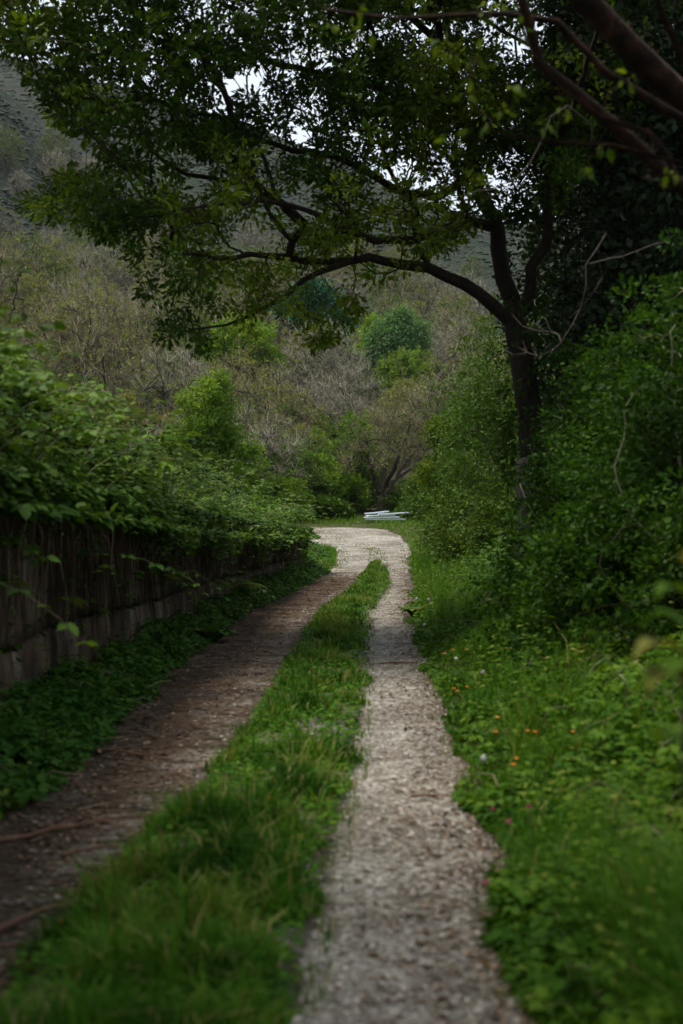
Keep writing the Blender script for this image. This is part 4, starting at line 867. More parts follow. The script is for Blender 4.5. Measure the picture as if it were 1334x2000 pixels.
# budding shrubs
LBS = 'budding olive shrub among the bare trees on the slope'; GBS = 'budding shrubs on the slope'
bud0 = [bare_tree('budding_shrub', LBS, 'shrub', gp(px, Y), h, r, sd, M['brown_twig'], group=GBS, ntw=900, natt=90, forks=4, tr=.06, bud=M[mt], budn=n_, budsize=bs_, low=.12, tw=.008, twl=.5, buds_k=4)
        for px, Y, h, r, sd, mt, n_, bs_ in [(330, 63, 4.6, 2.2, 131, 'bud_leaf', 1300, .14), (610, 76, 4.2, 2.3, 132, 'fresh_leaf', 1300, .15), (700, 78, 3.6, 2.0, 133, 'shrub_leaf', 1500, .14)]]
shrubs = list(bud0)
for k in range(56):
    Y = 68 + 75 * gt.random() ** 1.2; px = gt.uniform(-60, 900)
    if px > 690 and Y < 76: continue
    x = atx(px, Y); shrubs.append(copy_tree(bud0[k % 3], (x, Y, float(gz(x, Y))), gt.random() * 6.28, .8 + .65 * gt.random(), LBS, GBS))
number(shrubs, 'budding olive shrub', ['lowest row', 'second row', 'third row', 'highest row'])
bush('olive_bush', 'olive green bush on the left bank above the brambles', 'bush', (atx(170, 40), 40), 1.4, 1.4, 4.4, 500, .10, 9, M['shrub_leaf'], 141, rad=.22, tip=.006)
bush('olive_bush', 'yellowish bush at the left edge below the bare trees', 'bush', (atx(10, 52), 52), 1.9, 1.6, 5.2, 500, .12, 8, M['bud_leaf'], 142, rad=.28, tip=.007)
bush('olive_bush', 'sparse budding bush left of the light green birch', 'bush', (atx(330, 47), 47), 1.2, 1.2, 3.4, 350, .09, 6, M['bud_leaf'], 143, rad=.25, tip=.006)
leafy_tree('birch', 'light green birch rising behind the wall brambles', 'tree', (atx(405, 50), 50), [(.05, 0, 2), (0, 0, 4), (0, 0, 5.6)], .07,
           [(-.1, 0, 4.6, 1.0, 1.0, 1.4), (.7, 0, 3.0, 1.3, 1.1, 1.4), (-.7, 0, 3.4, 1.1, 1.0, 1.2), (.3, 0, 5.4, .6, .7, .9)], 760, .13, 14, M['fresh_leaf'], 145, rad=.22, bark='pale_twig', droop=.3)
for (px, Y, rx, ry, h, sd, lab, mt) in [
    (600, 68.5, 2.0, 1.3, 3.4, 151, 'bright green bush on the far verge left of the pile', 'fresh_leaf'),
    (665, 69.5, 1.5, 1.2, 2.3, 152, 'mid green bush against the foot of the spreading bare tree', 'fresh_leaf'),
    (545, 65, 1.5, 1.2, 2.4, 153, 'green bush peeping over the far end of the wall', 'fresh_leaf'),
    (685, 71, 1.5, 1.2, 4.4, 154, 'taller leafy shrub left of the leaning dark trunk', 'shrub_leaf'),
    (835, 66, 1.5, 1.2, 2.6, 155, 'pale green bush right of the pile of boards', 'shrub_leaf'),
    (640, 66.6, 1.2, .8, 1.0, 156, 'low bramble hummock on the far verge', 'bramble_leaf'),
    (800, 70, 1.5, 1, 1.6, 157, 'low green bush behind the pile of boards', 'shrub_leaf'),
    (470, 60, 1.4, 1.2, 2.4, 158, 'dark green bush behind the birch', 'shrub_leaf'),
    (540, 74, 2.0, 1.6, 4.2, 159, 'tall green thorn bush in the dip left of the spreading tree', 'fresh_leaf'),
    (250, 62, 2.0, 1.6, 4.6, 160, 'olive thorn bush left of the pale dead tangle', 'shrub_leaf'),
    (440, 68, 1.8, 1.6, 4.4, 167, 'leafy thorn bush just behind the birch top', 'fresh_leaf'),
    (660, 80, 2.0, 1.6, 4.4, 168, 'green thicket bush above the far verge bushes', 'shrub_leaf'),
    (90, 60, 2.2, 1.6, 5.6, 169, 'tall olive thorn bush behind the near bramble heap', 'shrub_leaf')]:
    bush('green_bush', lab, 'bush', (atx(px, Y), Y), rx, ry, h, 420, .15, 12, M[mt], sd, 'bushes along the far verge', rad=.26, z0=.03, tip=.006)
leafy_tree('pine_tree', 'dark blue-green pine standing alone on the far slope', 'tree', (atx(600, 150), 150), [(0, 0, 3), (0, 0, 6), (0, 0, 9)], .3,
           [(0, 0, 5.5, 4.2, 3.5, 2.6), (.8, 0, 7.6, 2.6, 2.6, 1.8), (-2, 0, 4, 2.6, 2.5, 1.5), (2.4, 0, 4, 2.2, 2.5, 1.6)], 560, .46, 18, M['pine_leaf'], 161, rad=.75, tip=.015, zs=.45)
leafy_tree('willow_tree', 'feathery pale green willow on the far slope', 'tree', (atx(775, 118), 118), [(0, 0, 2), (.1, 0, 4), (0, 0, 6)], .15,
           [(-.3, 0, 4.8, 2.4, 1.9, 2.7), (1.3, 0, 5.0, 1.5, 1.5, 2.4), (-1.5, 0, 3.2, 1.6, 1.4, 2.2), (.4, 0, 7.2, 1.0, 1, 1.0)], 950, .24, 18, M['willow_leaf'], 162, rad=.42, tip=.012, droop=1.6, zs=1.5)
leafy_tree('alder_tree', 'rounded mid green tree left of the feathery willow', 'tree', (atx(722, 122), 122), [(0, 0, 2), (.1, 0, 4), (0, 0, 6)], .15,
           [(.5, 0, 5.6, 1.1, 1, 1.5), (-.5, 0, 3.2, 1.2, 1, 1.5)], 240, .32, 15, M['fresh_leaf'], 163, rad=.5, tip=.012)
leafy_tree('maple_tree', 'leafy green tree above the dead tree beside the birch', 'tree', (atx(470, 90), 90), [(0, 0, 2), (.1, 0, 4), (0, 0, 6)], .16,
           [(.2, 0, 6.4, 2.2, 1.8, 1.8), (1.3, 0, 4.6, 1.7, 1.5, 1.8), (-1.1, 0, 5, 1.7, 1.5, 1.6)], 520, .22, 14, M['fresh_leaf'], 164, rad=.36, tip=.01)
leafy_tree('maple_tree', 'green tree half hidden by a drooping oak spray', 'tree', (atx(635, 130), 130), [(0, 0, 2), (.1, 0, 4), (0, 0, 5)], .16,
           [(0, 0, 4, 2.2, 1.8, 2.0)], 260, .3, 14, M['willow_leaf'], 165, rad=.45, tip=.01)
leafy_tree('maple_tree', 'small bright tree far up the left slope at the picture edge', 'tree', (atx(20, 130), 130), [(0, 0, 2), (.1, 0, 4), (0, 0, 5)], .16,
           [(0, 0, 4, 2.4, 1.8, 1.8)], 240, .32, 14, M['willow_leaf'], 166, rad=.5, tip=.01)
# brushwood and scrub that nobody could count
g = np.random.default_rng(170); n = 26000; Y = 67 + 125 * g.random(n) ** 1.3; X = (g.uniform(-160, 980, n) - 667) / FPX * Y
ok = ~((X > -4) & (X < 5) & (Y < 71)); X, Y = X[ok], Y[ok]; n = len(X)
b = Buf(); spikes(b, np.stack([X, Y, gz(X, Y)], 1), np.array([0, 0, 1.0]) + g.normal(size=(n, 3)) * .45, (.6 + 1.5 * g.random(n)) * (.5 + fbm(X * .2, Y * .2, 2)), .013, g.random(n) ** 2 * .8)
o = b.obj('brushwood_undergrowth', M['grey_twig']); tag(o, 'grey brown brushwood covering the far slope', kind='stuff')
g = np.random.default_rng(171); n = 46000; Y = 67 + 130 * g.random(n) ** 1.3; X = (g.uniform(-160, 980, n) - 667) / FPX * Y
ok = ~((X > -4) & (X < 5) & (Y < 69.5)) & (fbm(X * .16 + 9, Y * .12, 2) > .40); X, Y = X[ok], Y[ok]; n = len(X)
b = Buf(); leaves(b, np.stack([X, Y, gz(X, Y) + .1 + 1.6 * g.random(n) ** 1.3 * fbm(X * .5, Y * .5, 2) * 1.5], 1), rdir(n, g), np.array([0, 0, .6]) + g.normal(size=(n, 3)) * .5, .17, RHOMB, g.random(n))
o = b.obj('scrub_foliage', M['shrub_leaf']); tag(o, 'patches of green scrub between the bare trees', kind='stuff')
# scrub on the mountainside
g = np.random.default_rng(172); n = 36000; Y = 195 + 410 * g.random(n) ** .9; X = (g.uniform(-60, 1400, n) - 667) / FPX * Y; ok = fbm(X * .03 + 2, Y * .02, 3) > .40 + .12 * g.random(n) - .06; X, Y = X[ok], Y[ok]; n = len(X)
R_ = (.35 + .8 * g.random(n) ** 3) * np.interp(Y, [195, 600], [.8, 1.7]); b = Buf(); base = np.stack([X, Y, gz(X, Y) - .2], 1)
an = np.arange(6) * 1.0472; ring = np.stack([np.cos(an), np.sin(an), np.zeros(6)], 1)
V = np.concatenate([base[:, None] + R_[:, None, None] * (ring[None] * (.7 + .6 * g.random((n, 6, 1))) + np.array([0, 0, .25]) * g.random((n, 6, 1))), (base + np.stack([R_ * .3 * g.normal(size=n), R_ * .3 * g.normal(size=n), R_ * (.5 + .5 * g.random(n))], 1))[:, None]], 1)
F = np.array([(a, (a + 1) % 6, 6) for a in range(6)])
b.add(V, T=F[None] + (np.arange(n) * 7)[:, None, None], a=np.repeat(np.clip(fbm(X * .018, Y * .018, 4) * 1.3 - .3 + .45 * g.random(n), 0, 1), 7))
M['scrub'] = tinted('scrub', [(.008, .016, .011), (.013, .021, .014), (.013, .026, .012), (.026, .036, .02)], .95)
o = b.obj('scrub_vegetation', M['scrub'], smooth=True); tag(o, 'low heath scrub dotting the mountainside', kind='stuff')

# ------------------------------------------------------------------ pile of boards beyond the bend
M['white_board'] = surf('white_board', [(.3, (.60, .64, .68)), (.6, (.74, .78, .82)), (.8, (.82, .85, .88))], 5, .6, .15, (1, 8, 1))
M['grey_board'] = surf('grey_board', [(.3, (.34, .40, .46)), (.6, (.48, .55, .62)), (.8, (.6, .66, .72))], 5, .6, .15, (1, 8, 1))
pz = lambda x, y: float(gz(x, y))
def board(L, W, T, loc, rz, ry, mat, label, rx=0):
    b = Buf(); x, y, z, c = L / 2, W / 2, T, .008
    prof = [(-y, c), (-y, z - c), (-y + c, z), (y - c, z), (y, z - c), (y, c), (y - c, 0), (-y + c, 0)]; nst = 9; V = []
    for k in range(nst):
        t = k / (nst - 1); w = .004 * math.sin(t * 7 + L)
        V += [(-x + 2 * x * t, p[0] * (1 + .02 * math.sin(5 * t)), p[1] + w) for p in prof]
    Q = [(k * 8 + a, k * 8 + (a + 1) % 8, k * 8 + 8 + (a + 1) % 8, k * 8 + 8 + a) for k in range(nst - 1) for a in range(8)]
    T_ = [(0, a + 1, a) for a in range(1, 7)] + [((nst - 1) * 8, (nst - 1) * 8 + a, (nst - 1) * 8 + a + 1) for a in range(1, 7)]
    b.add(V, Q=Q, T=T_); o = b.obj('board', M[mat], loc=loc); o.rotation_euler = (rx, ry, rz); tag(o, label, 'board', 'boards piled beyond the bend'); return o
PC = (atx(751, 65.5), 65.5); zb = pz(*PC)
board(1.85, .30, .07, (PC[0] + .02, PC[1] - .5, zb + .10), .04, 0, 'grey_board', 'bluish grey board at the bottom front of the white pile')
board(1.7, .30, .07, (PC[0] - .02, PC[1] + .1, zb + .10), -.05, 0, 'grey_board', 'bluish grey board at the bottom back of the white pile')
board(1.6, .36, .06, (PC[0] - .14, PC[1] - .46, zb + .20), .07, -.012, 'white_board', 'white board lying second from the bottom of the pile')
board(1.25, .95, .05, (PC[0] - .2, PC[1] - .15, zb + .29), .12, -.03, 'white_board', 'wide white sheet in the middle of the pile')
board(1.4, .2, .06, (PC[0] + .4, PC[1] - .52, zb + .37), .14, -.06, 'white_board', 'white board sticking out to the right of the pile')
board(1.15, .16, .06, (PC[0] - .35, PC[1] + .2, zb + .42), .1, -.10, 'grey_board', 'topmost narrow board slanting up on the pile')
for k, (px, py, r, sd, lab) in enumerate([(634, 1068, .17, 11, 'flat pale stone at the inner edge of the bend'), (668, 1064, .12, 12, 'flat stone half sunk in the path at the bend'), (700, 1021, .12, 13, 'pale stone in the grass left of the board pile'), (714, 1018, .1, 14, 'small pale stone touching the board pile'), (797, 1088, .12, 15, 'flat stone on the right edge of the path before the bend'),
                                          (632, 1720, .022, 16, 'white pebble at the left edge of the near right track'), (620, 1752, .018, 17, 'grey pebble just below the white one by the centre grass'), (790, 1785, .02, 18, 'pale pebble in the middle of the near right track'), (990, 1800, .025, 19, 'white stone at the right edge of the near track'), (1020, 1846, .018, 20, 'small white pebble half under the verge weeds')]):
    p = hit(px, py); o = rock(r, flat=.3 if r > .05 else .6, seed=sd, k=.12).obj('loose_stone', M['stone_grey'], smooth=True, loc=(p[0], p[1], p[2] + r * (.1 if r > .05 else .5))); tag(o, lab, 'stone', 'loose stones'); o.rotation_euler = (0, 0, sd)

# ------------------------------------------------------------------ grass
def dens_y(g, n, y0, y1, p=1.0): return y0 * (y1 / y0) ** g.random(n)
g = np.random.default_rng(180); b = Buf(); n = 66000; y = dens_y(g, n, 3.2, 44)
ej = lambda y, s: .16 * (fbm(y * 1.6, s + 0 * y, 3) - .5) * 2
a_ = LR(y) + ej(y, 1.5); e_ = RL(y) + ej(y, 6.5); w_ = (e_ - a_) * (1 - .85 * sm(39, 44, y)); c_ = (a_ + e_) / 2; t = np.clip(g.normal(size=n) * .33, -1.15, 1.15); t = np.where(g.random(n) < .6, g.uniform(-1, 1, n), t); x = c_ + w_ / 2 * t
tuft = fbm(x * 4.2, y * 3.2, 3); hh = (.02 + .17 * sm(.32, .72, tuft) ** 1.3) * (1 - .55 * np.abs(t) ** 3) * np.interp(y, [4, 9, 44], [1.25, 1, .9]) * (.45 + 1.0 * g.random(n))
blades(b, np.stack([x, y, gz(x, y) - .005], 1), hh, np.interp(y, [4, 12, 44], [.0042, .0055, .011]) * (.45 + 1.1 * g.random(n)), .2 + 1.0 * g.random(n) ** 1.4, np.where(g.random(n) < .10, .85 + .15 * g.random(n), np.clip(1.5 * fbm(x * 3.1 + 3, y * 2.3, 3) - .52 + .4 * g.random(n) ** 1.5, 0, .85)))
n = 17000; y = dens_y(g, n, 3.2, 38); x = (LR(y) + RL(y)) / 2 + (RL(y) - LR(y)) / 2 * g.uniform(-1, 1, n)
P = np.stack([x, y, gz(x, y) + .02 + .06 * g.random(n)], 1); leaves(b, P, rdir(n, g) * np.array([1, 1, .3]), np.array([0, 0, 1.0]) + g.normal(size=(n, 3)) * .3, np.interp(y, [4, 36], [.03, .05]) * (.6 + .8 * g.random(n)), OVATE, .1 + .6 * g.random(n), 1.5)
o = b.obj('grass', M['grass']); tag(o, 'strip of green grass between the two wheel tracks', kind='stuff')
b = Buf(); n = 39000; y = dens_y(g, n, 3.2, 46); w = VW(y) * .8; x = RR(y) - .05 + .3 * (fbm(y * 1.3, 8.1 + 0 * y, 2) - .5) + w * g.random(n) ** 1.5; d = x - RR(y)
hh = (.06 + .58 * sm(.36, .8, fbm(x * 2.9 + 2, y * 2.1, 3)) * sm(-.05, .5, d)) * (.6 + .8 * g.random(n))
blades(b, np.stack([x, y, gz(x, y)], 1), hh, np.interp(y, [4, 12, 46], [.003, .004, .010]), .25 + .6 * g.random(n), np.where(g.random(n) < .05, .98, np.clip(.75 * fbm(x * 1.7, y * 1.3, 3) + .25 * g.random(n) - .05, 0, .85)))
o = b.obj('grass', M['grass']); tag(o, 'long grass in the verge right of the path', kind='stuff')
b = Buf(); n = 30000; y = g.uniform(36, 69, n); x = g.uniform(-6, 7, n); ok = ~inpoly(x, y, PPOLY) & (((y > 58) & (x < 5)) | ((x > RR(y) - .05) & (x < RR(y) + .8) & (y < 60)) | ((x < LL(y)) & (x > LL(y) - .55) & (y < 52)))
x, y = x[ok], y[ok]; n = len(x); blades(b, np.stack([x, y, gz(x, y)], 1), (.10 + .22 * fbm(x * .8, y * .8, 2)) * (.6 + .8 * g.random(n)) * np.where((y > 61) & (y < 63.2) & (x < 1.5), .5, 1), .012, .3 + .5 * g.random(n), np.clip(.35 + .5 * fbm(x * .7, y * .7, 2) * g.random(n) + .1, 0, 1))
o = b.obj('grass', M['grass']); tag(o, 'bright grass round the far bend of the path', kind='stuff')
b = Buf(); n = 5000; y = dens_y(g, n, 4, 36); x = np.where(g.random(n) < .5, LL(y) - .12 * g.random(n), np.where(g.random(n) < .5, RL(y) + .1 * g.random(n), RR(y) - .16 * g.random(n) ** 2)); ok = fbm(x * 4, y * 2, 2) > .45; x, y = x[ok], y[ok]; n = len(x)
blades(b, np.stack([x, y, gz(x, y) + .01], 1), .03 + .05 * g.random(n), .003, .5, g.random(n)); o = b.obj('grass', M['grass']); tag(o, 'sparse short grass creeping on to the track edges', kind='stuff')

b = Buf(); n = 6500; y = g.uniform(38, 62.5, n); x = g.uniform(-4, 3, n); cx = np.interp(y, [40, 46, 50, 54, 58], [1.1, 1.15, 1.1, .6, -1.2]); ins = inpoly(x, y, PPOLY)
ok = ins & (((np.abs(x - cx) < .35) & (fbm(x * 2, y * 1.2, 2) > .44)) | (~inpoly(x, y, [(p[0] + (.4 if k < len(EDGE) else -.4), p[1] + (.25 if k < len(EDGE) else -.45)) for k, p in enumerate(PPOLY)]) & (fbm(x * 1.7, y * 1.7, 2) > .47))); x, y = x[ok], y[ok]; n = len(x)
blades(b, np.stack([x, y, gz(x, y) + .005], 1), .04 + .08 * g.random(n), .011, .6, .3 + .7 * g.random(n)); o = b.obj('grass', M['grass']); tag(o, 'thin weeds on the gravel where the path bends', kind='stuff')

# ------------------------------------------------------------------ gravel, litter, sticks
g = np.random.default_rng(190); n = 9000; y = dens_y(g, n, 3.4, 24); x = RL(y) + (RR(y) - RL(y)) * g.random(n); lm = g.random(n) < .07; x = np.where(lm, LR(y) - .35 * g.random(n), x)
r = .005 + .011 * g.random(n) ** 2.5; base = np.stack([x, y, gz(x, y) + .010 + r * .3], 1)
oc = np.array([(1, 0, 0), (.3, .95, 0), (-.8, .6, 0), (-.8, -.6, 0), (.3, -.95, 0), (.2, .1, .62), (-.3, -.2, .55)]); V = oc[None] * (.7 + .6 * g.random((n, 7, 1))) * r[:, None, None]; th = g.random(n) * 6.28
V = np.stack([V[..., 0] * np.cos(th)[:, None] - V[..., 1] * np.sin(th)[:, None], V[..., 0] * np.sin(th)[:, None] + V[..., 1] * np.cos(th)[:, None], V[..., 2]], -1) + base[:, None]
F = np.array([(0, 1, 5), (1, 2, 5), (2, 6, 5), (2, 3, 6), (3, 4, 6), (4, 0, 5), (4, 5, 6)]); b = Buf(); b.add(V, T=F[None] + (np.arange(n) * 7)[:, None, None], a=np.repeat(np.clip(.05 + .75 * g.random(n) ** 1.3, 0, 1), 7))
n = 2600; y = g.uniform(36, 62, n); x = g.uniform(-4, 2.6, n); ok = inpoly(x, y, PPOLY_IN); x, y = x[ok], y[ok]; n = len(x); r = .012 + .035 * g.random(n) ** 3; base = np.stack([x, y, gz(x, y) + .008], 1)
V = oc[None] * (.7 + .6 * g.random((n, 7, 1))) * r[:, None, None] + base[:, None]; b.add(V, T=F[None] + (np.arange(n) * 7)[:, None, None], a=np.repeat(g.random(n), 7))
o = b.obj('gravel', M['stone']); tag(o, 'loose gravel on the wheel tracks', kind='stuff')
n = 16000; y = dens_y(g, n, 3.4, 38); x = LL(y) - .1 + (LR(y) - LL(y) + .1) * g.random(n) ** 1.2; rt = g.random(n) < .22; x = np.where(rt, RL(y) + (RR(y) - RL(y)) * g.random(n) ** .5, x)
b = Buf(); th2 = g.random(n) * 6.28
spikes(b, np.stack([x, y, gz(x, y) + .016], 1), np.stack([np.cos(th2), np.sin(th2), g.normal(size=n) * .06], 1), (.04 + .16 * g.random(n) ** 2) * np.interp(y, [4, 38], [.8, 1.6]), np.interp(y, [4, 38], [.0018, .004]), g.random(n))
n = 11000; y = dens_y(g, n, 3.4, 36); x = LL(y) - .1 + (LR(y) - LL(y) + .1) * g.random(n) ** 1.2; rt = g.random(n) < .3; x = np.where(rt, RL(y) + (RR(y) - RL(y)) * g.random(n) ** .4, x)
leaves(b, np.stack([x, y, gz(x, y) + .018], 1), rdir(n, g) * np.array([1, 1, .15]), np.array([0, 0, 1.0]) + g.normal(size=(n, 3)) * .25, .02 + .03 * g.random(n), RHOMB, g.random(n))
n = 420; y = dens_y(g, n, 3.6, 30); x = LL(y) - .15 + (LR(y) - LL(y) + .1) * g.random(n) ** 1.3; th = g.normal(size=n) * .7
spikes(b, np.stack([x, y, gz(x, y) + .02], 1), np.stack([np.cos(th), np.sin(th), .03 * g.normal(size=n)], 1), .15 + .4 * g.random(n), .0035 + .003 * g.random(n), g.random(n) ** 2)
o = b.obj('leaf_litter', M['litter']); tag(o, 'brown twigs and dead leaves strewn over the left track', kind='stuff')
M['stick'] = surf('stick', [(.3, (.07, .035, .022)), (.6, (.16, .085, .055)), (.8, (.24, .17, .13))], 12, .85, .5)
for k, (p0, p1, r, lab, br) in enumerate([((-30, 1660), (300, 1598), .011, 'long reddish stick lying across the near left track', 1), ((312, 1612), (374, 1566), .009, 'short curved stick at the edge of the centre grass', 0), ((120, 1680), (235, 1662), .009, 'short red stick below the long one on the left track', 0), ((-30, 1835), (172, 1762), .012, 'dark stick in the lower left corner ending in the grass', 0), ((-30, 1868), (85, 1858), .010, 'reddish stick lowest on the left track', 0),
                                    ((690, 1228), (736, 1211), .014, 'dark stick lying on the centre grass beside the right track', 0), ((660, 1150), (700, 1149), .016, 'short dark twig across the far left track', 0), ((800, 1560), (935, 1570), .006, 'thin twig across the middle of the right track', 0), ((330, 1520), (370, 1527), .008, 'dark curved twig on pale gravel of the left track', 0), ((740, 1300), (815, 1299), .010, 'thin dark twig lying straight across the right track', 0),
                                    ((150, 1600), (290, 1640), .006, 'thin pale twig crossing under the long reddish stick', 0), ((190, 1470), (330, 1490), .007, 'brown twig near the wall herbs on the left track', 0)]):
    A0, A1 = hit(*p0), hit(*p1); g = np.random.default_rng(200 + k); t = np.linspace(0, 1, 9)[:, None]; L = np.linalg.norm(A1 - A0); P = A0 + (A1 - A0) * t + g.normal(size=(9, 3)) * np.array([.012, .02, .003]) * min(1, L) + np.array([0, 0, 1]) * (r + .012); P[:, 2] = gz(P[:, 0], P[:, 1]) + r + .013 + .01 * np.sin(t[:, 0] * 3)
    c = P.mean(0); b = Buf(); tube(b, P - c, np.linspace(r, r * .5, 9) * (1 + .15 * g.normal(size=9)), 6)
    if br:
        tube(b, np.array([P[3], P[3] + [.05, .12, .01], P[3] + [.12, .28, .012]]) - c, [r * .5, r * .4, r * .2], 5); tube(b, np.array([P[5], P[5] + [.05, -.09, .01], P[5] + [.10, -.2, .0]]) - c, [r * .5, r * .4, r * .2], 5)
    o = b.obj('stick', M['stick'], loc=c); tag(o, lab, 'stick', 'fallen sticks')

# ------------------------------------------------------------------ single plants and flowers
def bigleaf(L, W, droop, wav, seed):
    g = np.random.default_rng(seed); n = 7; V = []
    for k in range(n + 1):
        t = k / n; w = W * math.sin(math.pi * min(1, t * .93 + .07) ** .8) * (1 if k < n else 0) + .002; z = .95 * L * t - (droop + .15) * L * t ** 2; yy = L * (.8 * t - .1 * t * t)
        for s_ in (-1, -.5, 0, .5, 1): V.append((s_ * w, yy, z + .25 * w * abs(s_) + wav * math.sin(t * 11 + s_ * 2) * abs(s_)))
    F = [(k * 5 + a, k * 5 + a + 1, k * 5 + 6 + a, k * 5 + 5 + a) for k in range(n) for a in range(4)]
    b = Buf(); b.add(V, Q=F, a=.3 + .6 * g.random()); return b
def rosette(name, label, px, py, nl, L, W, seed, mat='teal_leaf', cat='plant', group=None, loc=None):
    p = hit(px, py) if loc is None else np.array(loc); g = np.random.default_rng(seed); root = tag(empty(name, p, g.random() * 6), label, cat, group)
    for k in range(nl):
        o = bigleaf(L * (.7 + .5 * g.random()), W * (.8 + .4 * g.random()), .35 + .35 * g.random(), .012, seed * 20 + k).obj('leaf', M[mat], root, smooth=True); o.rotation_euler = (0, 0, k * 6.283 / nl + g.normal() * .2)
    return root
rosette('dock_plant', 'large leaved dock at the left picture edge beside the track', 25, 1590, 8, .26, .055, 301)
rosette('dock_plant', 'broad leaved dock at the wall foot midway along the track', 418, 1256, 9, .42, .09, 302)
rosette('dock_plant', 'dock with upright leaves at the edge of the right track', 808, 1205, 8, .40, .09, 303)
def fern(label, loc, az, nf, L, seed, mat='herb_leaf'):
    g = np.random.default_rng(seed); root = tag(empty('fern', loc, az), label, 'fern')
    for k in range(nf):
        a = (k - (nf - 1) / 2) * (1.7 / max(1, nf - 1)) + g.normal() * .1; l = L * (.75 + .4 * g.random()); t = np.linspace(0, 1, 15); dr = .5 + .3 * g.random()
        C = np.stack([np.sin(a) * l * t, np.cos(a) * l * t, l * (.5 * t - dr * t * t)], 1); b = Buf(); tube(b, C[::2], np.linspace(.004, .0012, 8), 3, a=.8)
        T = unit(np.gradient(C, axis=0)); sd = unit(np.cross(T, (0, 0, 1)))
        for s_ in (-1, 1): leaves(b, C[2:], sd[2:] * s_ + T[2:] * .35, np.tile((0, 0, 1.0), (13, 1)), l * .26 * np.sin(math.pi * (t[2:] * .85 + .13)), RHOMB, .5 + .4 * g.random(13), .6)
        b.obj('frond', M[mat], root)
for lab, y, z, L, sd in [('small fern growing from the wall in the deep shade', 11.0, .85, .3, 311), ('fern arching out of the wall joint midway', 15.8, .82, .42, 312), ('yellow green fern on the wall just under the brambles', 15.2, 1.3, .3, 313), ('fern at the wall foot nearest the bend', 23.5, .35, .55, 314), ('fern low on the wall before the bend', 20.5, .5, .45, 315), ('dim fern sprouting from the near wall', 9.4, 1.05, .28, 316)]:
    fern(lab, (WALLX(y) + .08, y, z), -1.35, 5, L, sd)
# young sapling at the right edge, close to the lens
SB = np.array([.695, 2.75, float(gz(.695, 2.75))]); sap = tag(empty('sapling', SB), 'out of focus sapling with large leaves at the right edge', 'plant')
S3 = [np.array([0, 0, -.05]), np.array([.02, .05, .5]), np.array([-.03, 0, 1.0]), np.array([-.02, -.02, 1.28]), np.array([.04, 0, 1.5])]; b = Buf(); tube(b, spline(S3, .08), .005, 6); b.obj('stem', M['pale_twig'], sap)
for k, (z, a, l) in enumerate([(1.22, 1.7, .11), (1.2, 2.6, .10), (1.28, 1.2, .09), (1.17, 2.1, .10), (1.05, .4, .10), (1.34, 1.9, .07), (1.4, 3.5, .09), (.95, -.8, .1), (1.16, 1.3, .10), (1.47, 4.5, .09)]):
    o = bigleaf(l * 1.45, l * .42, .7, .003, 330 + k).obj('leaf', M['herb_leaf'], sap, smooth=True); o.location = (-.025, 0, z); o.rotation_euler = (-.25, 0, a)
# flowers
M['orange'] = surf('orange_petal', [(.3, (.62, .16, .015)), (.7, (.78, .26, .03))], 30, .6, 0)
M['pink'] = surf('pink_petal', [(.3, (.42, .05, .13)), (.7, (.62, .14, .26))], 30, .6, 0)
M['fluff'] = surf('fluff', [(.3, (.55, .55, .52)), (.7, (.72, .72, .7))], 30, .9, 0)
M['stem'] = leafmat('stem_green', [(.04, .09, .02), (.06, .12, .03)], .1)
def flower(kind, label, px, py, hgt, r, seed, group=None):
    p = hit(px, py, hgt); g = np.random.default_rng(seed); root = tag(empty(kind, p), label, 'flower', group); b = Buf(); tube(b, spline([(0, 0, -.02), (.01 * g.normal(), .01 * g.normal(), hgt * .5), (0, 0, hgt)], .04), .0016, 4); b.obj('stem', M['stem'], root); b = Buf()
    if kind == 'orange_flower':
        n = 6; th = np.arange(n) * 6.283 / n; D = np.stack([np.cos(th), np.sin(th), .45 + 0 * th], 1); leaves(b, np.tile((0, 0, hgt), (n, 1)), D, np.tile((0, 0, 1.0), (n, 1)), r, OVATE, .5, 2.2); b.obj('petals', M['orange'], root)
    elif kind == 'clover_flower':
        n = 60; D = rdir(n, g); D[:, 2] = np.abs(D[:, 2]) * 1.1 - .2; leaves(b, np.array([0, 0, hgt]) + D * r * .35, D, rdir(n, g), r * .75, RHOMB, .5, 1.0); b.obj('flower_head', M['pink'], root)
    else:
        n = 110; D = rdir(n, g); spikes(b, np.tile((0, 0, hgt), (n, 1)), D, r, .0016); leaves(b, np.array([0, 0, hgt]) + D * r * .92, np.cross(D, rdir(n, g)), D, r * .3, RHOMB, .5); b.obj('seed_head', M['fluff'], root)
OF = 'orange flowers in the right verge'
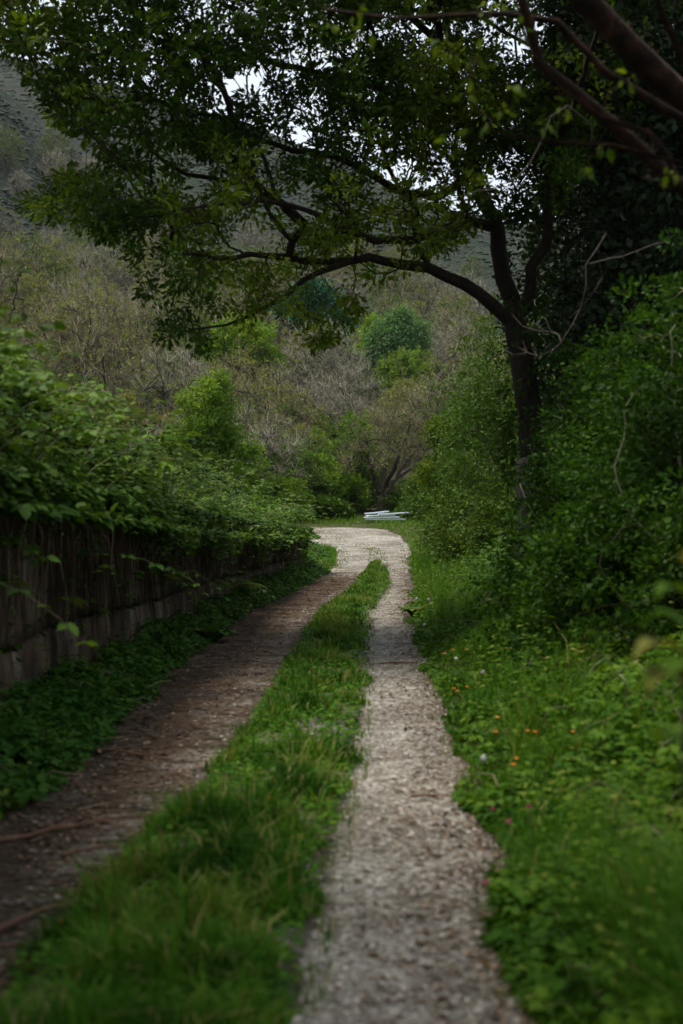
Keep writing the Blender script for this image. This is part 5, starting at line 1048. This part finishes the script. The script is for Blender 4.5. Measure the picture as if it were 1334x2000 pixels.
for k, (px, py, lab) in enumerate([(868, 1277, 'orange flower topping the verge left of two others near the white seed head'), (884, 1270, 'orange flower beside the far white seed heads in the verge'), (911, 1269, 'small orange flower right of the pair by the seed heads'), (886, 1345, 'orange flower closest to the right track edge'), (893, 1350, 'orange flower touching the one nearest the track'), (912, 1342, 'orange flower a little right of the pair by the track'), (971, 1402, 'single orange flower in the middle of the verge'), (968, 1430, 'orange flower below the single one in mid verge'), (1030, 1428, 'left one of two orange flowers side by side in mid verge'), (1045, 1430, 'right one of two orange flowers side by side in mid verge'), (1118, 1430, 'orange flower farthest right among the verge leaves'), (1008, 1482, 'upper one of the lowest orange flower pair in the verge'), (1002, 1494, 'lower one of the lowest orange flower pair in the verge')]):
    flower('orange_flower', lab, px, py, .33, .0145 if py > 1300 else .019, 400 + k, OF)
flower('orange_flower', 'lone orange flower in the grass between the tracks', 530, 1560, .13, .016, 420, 'orange flowers in the centre grass'); flower('orange_flower', 'orange flower at the lower left edge of the centre grass', 121, 1800, .1, .012, 421, 'orange flowers in the centre grass')
for k, (px, py, lab) in enumerate([(949, 1725, 'bright pink clover head overhanging the track edge'), (963, 1581, 'pink clover head near the track in the right verge'), (993, 1605, 'small pink clover head just right of the track edge one'), (1033, 1576, 'dim pink clover head among tall verge leaves'), (1215, 1634, 'pink clover head right of the pale broad leaves'), (1313, 1588, 'pink clover head at the right picture edge'), (1277, 1378, 'mauve clover head high in the right verge')]):
    flower('clover_flower', lab, px, py, .3 if py < 1700 else .2, .012, 430 + k, 'clover heads in the right verge')
for k, (px, py, lab) in enumerate([(814, 1170, 'left of the two distant white seed heads'), (838, 1171, 'right of the two distant white seed heads'), (943, 1313, 'largest white seed head in the right verge'), (891, 1287, 'white seed head among the farther orange flowers'), (829, 1220, 'white seed head beside the dock at the track edge'), (944, 1481, 'small white seed head low by the track edge')]):
    flower('dandelion_clock', lab, px, py, .35, .030 if py < 1200 else .018, 440 + k, 'white seed heads in the right verge')

# ------------------------------------------------------------------ air between here and the mountain
def haze(x0, x1, y0, y1, z0, z1, dens):
    b = Buf(); b.add([(x, y, z) for z in (z0, z1) for y in (y0, y1) for x in (x0, x1)], Q=[(0, 2, 3, 1), (4, 5, 7, 6), (0, 1, 5, 4), (2, 6, 7, 3), (0, 4, 6, 2), (1, 3, 7, 5)])
    m, nd, lk = newmat('haze'); v = nd.new('ShaderNodeVolumePrincipled'); v.inputs['Color'].default_value = (.86, .9, .94, 1); v.inputs['Density'].default_value = dens; v.inputs['Anisotropy'].default_value = .2
    o = nd.new('ShaderNodeOutputMaterial'); lk.new(v.outputs[0], o.inputs['Volume']); ob = b.obj('haze', m); ob['kind'] = 'stuff'; return ob
haze(-950, 950, -80, 1050, -2, 380, .00006)
